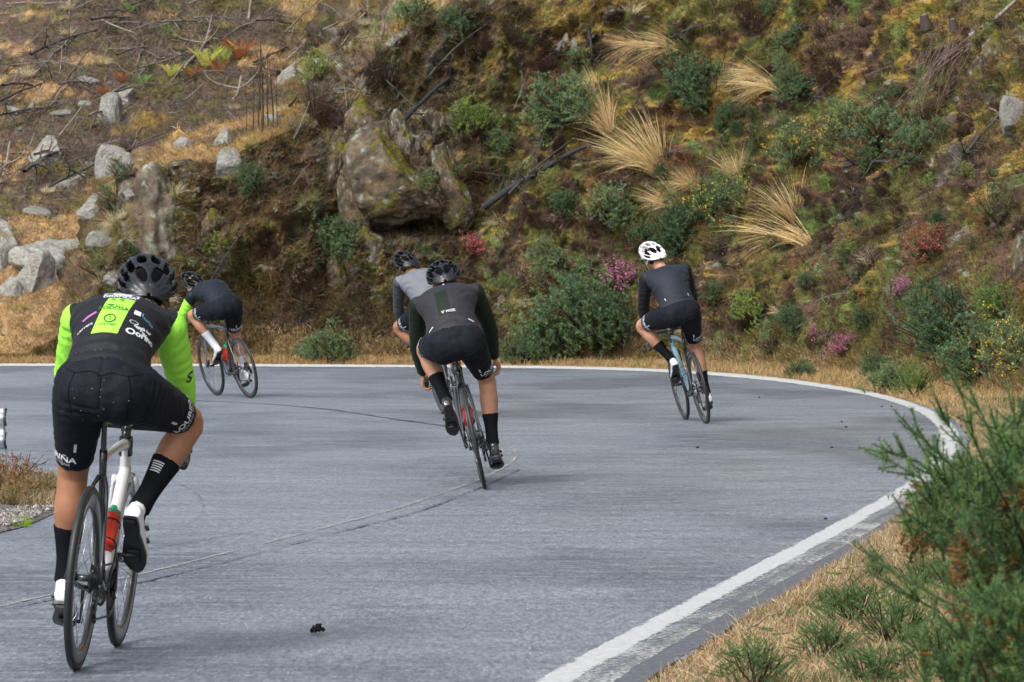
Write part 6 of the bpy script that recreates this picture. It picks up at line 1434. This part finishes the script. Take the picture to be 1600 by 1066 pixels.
# ================================================================== LEFT: gravel corner, weeds, guard rail
pts = [(-420, 752), (-100, 758), (30, 765), (72, 776), (90, 788), (88, 800), (66, 812), (30, 826), (-30, 842), (-420, 960)]
loop = resample(spline(np.array([list(gnd(*p))[:2] for p in pts]), 120), 90)
bm = bmesh.new(); cen = loop.mean(0); rings = []
for k, f_ in enumerate((1.0, .93, .8, .6, .35, .1)):
    rings.append([bm.verts.new((*(cen + (p - cen) * f_), 0)) for p in loop])
for A, Bv in zip(rings, rings[1:]):
    for i in range(len(A) - 1): bm.faces.new((A[i], A[i + 1], Bv[i + 1], Bv[i]))
bm.faces.new(rings[-1])
bmesh.ops.subdivide_edges(bm, edges=bm.edges[:], cuts=2, use_grid_fill=True)
Vv = np.array([v.co for v in bm.verts]); dd = np.min(np.linalg.norm(Vv[:, None, :2] - loop[None], axis=2), 1); hz = .004 + sstep(dd, 0, .4) * .05 + fbm(Vv, 6, 3, 91) * .015 * sstep(dd, 0, .15)
for v, z_ in zip(bm.verts, hz): v.co.z = max(z_, .003)
M_GRAVEL = mat('wet_gravel', (.16, .145, .13), .75, noise=[(9, .5), (45, .6)], bump=[(40, 1, .03)])
tag(link('roadside_gravel', bm_mesh('gravel', bm), M_GRAVEL), kind='structure')
n = 2600; q = np.array([list(gnd(rs.uniform(-60, 92), rs.uniform(768, 838))) for _ in range(n)]); 
from mathutils.geometry import intersect_point_line
def inside(p):
    c = False; j = len(loop) - 1
    for i in range(len(loop)):
        if (loop[i, 1] > p[1]) != (loop[j, 1] > p[1]) and p[0] < (loop[j, 0] - loop[i, 0]) * (p[1] - loop[i, 1]) / (loop[j, 1] - loop[i, 1]) + loop[i, 0]: c = not c
        j = i
    return c
acc = Acc()
oc = np.array([(1, 0, 0), (-1, 0, 0), (0, 1, 0), (0, -1, 0), (0, 0, 1), (0, 0, -1)], float); of = np.array([(0, 2, 4), (2, 1, 4), (1, 3, 4), (3, 0, 4), (2, 0, 5), (1, 2, 5), (3, 1, 5), (0, 3, 5)])
for p_ in q:
    if inside(p_): s_ = rs.uniform(.004, .016); acc.add(oc * s_ * rs.uniform(.6, 1.3, (6, 3)) + p_ + [0, 0, .03 + s_ * .3], of, np.array((.22, .20, .185)) * rs.uniform(.4, 1.9))
tag(link('loose_gravel', acc.mesh('loose_gravel'), M_ROCK), 'loose stones on the gravel corner at the left edge', 'gravel', kind='stuff')
def weed(name, h_, n_, cols, leafc, lean):
    acc = Acc()
    for i in range(n_):
        a = rs.uniform(0, 6.28); P = curve3((math.cos(a) * .05, math.sin(a) * .05, 0), (math.cos(a) * .5 + lean, math.sin(a) * .5, 1), h_ * rs.uniform(.6, 1.1), (lean * .6, 0, 0), 9, .10); c = np.array(cols[rs.randint(len(cols))])
        acc.tube(P, .0045, .0018, c, 5)
        for j in range(6):
            k = rs.randint(2, 8); Q = curve3(P[k], unit(P[k] - P[k - 1] + rs.normal(size=3) * .6), h_ * .22, (0, 0, .3), 5, .12); acc.tube(Q, .0022, .001, c, 4)
            m = 7; b_ = Q[rs.randint(1, 5, m)]; V, F, kk = blades(b_, rs.normal(size=(m, 3)), .022, .008); acc.add(V, F, np.array(leafc)[rs.randint(len(leafc), size=m)])
    me = acc.mesh(name); me.materials.append(M_LEAF); return me
W1 = weed('roadside_weed', .34, 26, [(.16, .10, .07), (.24, .17, .11), (.30, .07, .04)], [(.14, .17, .06), (.30, .08, .04), (.20, .20, .08), (.32, .24, .12)], .25)
W2 = weed('roadside_weed', .24, 30, [(.36, .26, .15), (.28, .18, .10)], [(.42, .28, .12), (.36, .22, .10), (.2, .19, .08)], .1)
for me, px, py, s_, lab in [(W1, 6, 778, 1.0, 'reddish twiggy weed at the left edge, tallest on the gravel'), (W1, -14, 790, .95, 'twiggy green weed cut by the left edge'), (W2, 44, 784, .85, 'straw coloured weed in the middle of the gravel corner'), (W2, 70, 786, .8, 'small dry weed at the tip of the gravel corner'), (W2, 22, 792, .8, 'dry weed below the reddish one'), (W1, 52, 778, .6, 'thin bare weed leaning right over the road'), (W2, 0, 800, .7, 'low dry weed at the left edge nearest the camera')]:
    o = link('roadside_weed', me); o.location = gnd(px, py) + Vector((0, 0, .02)); o.rotation_euler = (0, 0, rnd.uniform(0, 6) if me is W2 else rnd.uniform(-.4, .4)); o.scale = (s_, s_, s_); tag(o, lab, 'weed', 'weeds on the gravel corner')
n = 9000; b_ = np.array([list(gnd(rs.uniform(-60, 88), rs.uniform(770, 800))) for _ in range(n)]) + [0, 0, .02]; V, F, k = blades(b_, rs.normal(size=(n, 3)) * .45 + [0, 0, .8], rs.uniform(.03, .14, n), .006, np.tile([0, 0, -.2], (n, 1)), 2)
tag(link('gravel_corner_grass', np_mesh('g', V, F, False, np.repeat(np.array(SCOL)[rs.randint(5, size=n)] * rs.uniform(.5, 1.2, (n, 1)), k, 0)), M_DRY), 'dry grass on the gravel corner', 'grass', kind='stuff')
n = 900; b_ = np.array([list(gnd(rs.uniform(14, 46), rs.uniform(816, 824))) for _ in range(n)]); V, F, k = blades(b_, rs.normal(size=(n, 3)) * .5 + [0, 0, .8], rs.uniform(.03, .06, n), .006); tag(link('bright_grass_patch', np_mesh('g', V, F, False, np.array((.22, .36, .07))), M_LEAF), 'bright green grass patch at the gravel edge', 'grass', kind='stuff')
# guard rail, its end just inside the picture
YG_ = 33.0; gr = empty('guard_rail', at(-200, 735, YG_)); tag(gr, 'end of a grey steel guard rail at the left picture edge', 'guard rail')
M_ZINC = mat('galvanised_steel', (.46, .50, .53), .38, .7, noise=[(6, .15)])
prof_ = [(0.0, -.155), (.0, -.135), (.055, -.115), (.075, -.085), (.055, -.055), (.0, -.03), (.0, .03), (.055, .055), (.075, .085), (.055, .115), (0, .135), (0, .155)]
bm = bmesh.new(); x1 = at(9, 670, YG_); off_ = gr.location; rows = []
for xx in (x1.x, x1.x - .02, x1.x - 1.5, x1.x - 4, x1.x - 8): rows.append([bm.verts.new((xx - off_.x, -.03 - d_, x1.z + z_ - off_.z)) for d_, z_ in prof_])
for A, Bv in zip(rows, rows[1:]):
    for i in range(len(A) - 1): bm.faces.new((A[i], A[i + 1], Bv[i + 1], Bv[i]))
me = bm_mesh('beam', bm); o = link('beam', me, M_ZINC, gr); m = o.modifiers.new('s', 'SOLIDIFY'); m.thickness = .006
bm = bmesh.new()
for z0, z1 in ((-.155, -.03), (.03, .155)): tube(bm, [(x1.x - off_.x + .006, -.03 - d_, x1.z + z_ - off_.z) for d_, z_ in prof_ if z0 <= z_ <= z1], [(.010, .007)] * 6, side=(0, 0, 1), n=8, sub=2)
link('rim_bead', bm_mesh('rim_bead', bm), M_DMETAL, gr)
for k in range(3):
    bm = bmesh.new(); box(bm, (x1.x - .45 - 2.6 * k - off_.x, .03, (x1.z + .10) / 2 - .05 - off_.z), (.10, .06, x1.z + .25), bev=.006); link('post', bm_mesh('post', bm), M_ZINC, gr)

# ================================================================== small things on the road
acc = Acc(); c = np.array(gnd(495, 990))
for i in range(14): acc.add(oc * rs.uniform(.008, .018) * rs.uniform(.5, 1.4, (6, 3)) + c + [rs.normal() * .011, rs.normal() * .02, abs(rs.normal()) * .012 + .008], of, np.array((.012, .011, .010)))
tag(link('mud_clod', acc.mesh('mud_clod'), M_ROCK), 'small black clod of mud alone on the road in the foreground', 'mud clod')
PEB = Acc(); PEB.add(oc * rs.uniform(.7, 1.2, (6, 3)), of, np.array((.05, .047, .045))); PEBM = PEB.mesh('pebble'); PEBM.materials.append(M_ROCK)
for px, py in [(1378, 636), (1393, 636), (1344, 702), (1322, 668), (1440, 672), (1315, 660), (1186, 622), (1290, 812), (1300, 700), (1090, 700)]:
    o = link('pebble', PEBM); o.location = gnd(px, py) + Vector((0, 0, .006)); o.scale = (.016, .016, .009); o.rotation_euler = (0, 0, px); tag(o, 'dark crumb of grit lying on the road near the bend', 'pebble', 'dark crumbs on the road')
# ================================================================== labels of the many small things: what each stands beside
MARKS = [(330, 95, 'the yellow and rusty ferns'), (92, 408, 'the widest flat boulder'), (20, 400, 'the tall left edge boulder'), (186, 263, 'the upright mossy boulder'), (172, 178, 'the leaning slab'), (74, 240, 'the smooth boulder among sticks'), (461, 118, 'the rounded crest boulder'),
         (410, 140, 'the burnt upright stems'), (293, 254, 'the stacked blocks'), (262, 335, 'the big dark rock face'), (300, 430, 'the far left helmet'), (600, 262, 'the mossy middle outcrop'), (655, 345, 'the dark overhang'), (525, 380, 'the shaded gully gorse'), (685, 420, 'the middle rider helmets'),
         (690, 140, 'the broken dark trunk'), (840, 290, 'the charred log'), (885, 70, 'the stones in the dark hollow'), (1000, 230, 'the largest golden tussock'), (1045, 60, 'the top tussock'), (1190, 120, 'the top right tussock'), (1130, 255, 'the slim pale tussock'), (1215, 380, 'the drooping golden tussock'),
         (970, 420, 'the pink heather'), (1020, 390, 'the white helmet'), (1450, 375, 'the red pink heather'), (1290, 545, 'the low pink heather'), (1375, 220, 'the flowering gorse row'), (1470, 110, 'the hanging roots'), (1465, 40, 'the two stumps'), (1590, 180, 'the right edge grey rock'), (1390, 280, 'the parallel dark branches'),
         (1500, 540, 'the large blue green gorse'), (1170, 480, 'the yellow green bush'), (900, 530, 'the tall verge gorse'), (515, 545, 'the round verge gorse'), (735, 380, 'the red leaved clump'), (110, 290, 'the thin flat stone'), (60, 115, 'the straight pale left stick'), (560, 60, 'the green bush at the top edge'), (1250, 590, 'the lone verge gorse plant'), (1410, 600, 'the low gorse at the bend')]
NAMES = {'small gorse sprigs on the cliff': 'small gorse sprig', 'small heather sprigs on the cliff': 'brown heather sprig', 'loose dead sticks': 'dead stick', 'small grass tufts on the slope': 'small dry grass tuft', 'small stones on the open slope': 'small pale stone',
         'crumbled stones at the cliff foot': 'little crumbled stone', 'tufts on the bank beside the dark rock': 'dry bank tuft', 'dark crumbs on the road': 'dark crumb on the road'}
ORD = ['', ', second closest', ', third closest', ', fourth closest', ', fifth closest', ', sixth closest', ', seventh closest', ', eighth closest', ', ninth closest', ', tenth closest', ', eleventh closest', ', twelfth closest', ', thirteenth closest']
bpy.context.view_layer.update(); bag = {}
for o in scn.objects:
    gname = o.get('group')
    if gname not in NAMES: continue
    p = o.location; px, py = 800 + FPX * p.x / p.y, HY - FPX * (p.z - CAMZ) / p.y
    d_, (mx_, my_, nm) = min(((math.hypot(px - m[0], py - m[1]), m) for m in MARKS), key=lambda t: t[0])
    dx, dy = px - mx_, py - my_
    where = ('left of' if dx < 0 else 'right of') if abs(dx) > 1.8 * abs(dy) else ('above' if dy < 0 else 'below') if abs(dy) > 1.8 * abs(dx) else ('up ' if dy < 0 else 'down ') + ('left of' if dx < 0 else 'right of')
    bag.setdefault((NAMES[gname], where, nm), []).append((d_, o.name, o))
for (thing_, where, nm), L_ in bag.items():
    for k, (d_, _n, o) in enumerate(sorted(L_, key=lambda t: (t[0], t[1]))): o['label'] = thing_ + ' ' + where + ' ' + nm + ORD[min(k, 12)]
for i, o in enumerate(sorted([o for o in scn.objects if o.get('group') == 'burnt stems standing on the crest'], key=lambda o: o.location.x)):
    o['label'] = 'thin burnt stem on the crest, ' + ['leftmost', 'second from the left', 'third from the left', 'fourth from the left', 'fourth from the right', 'third from the right', 'second from the right', 'rightmost'][i] + ' of eight'
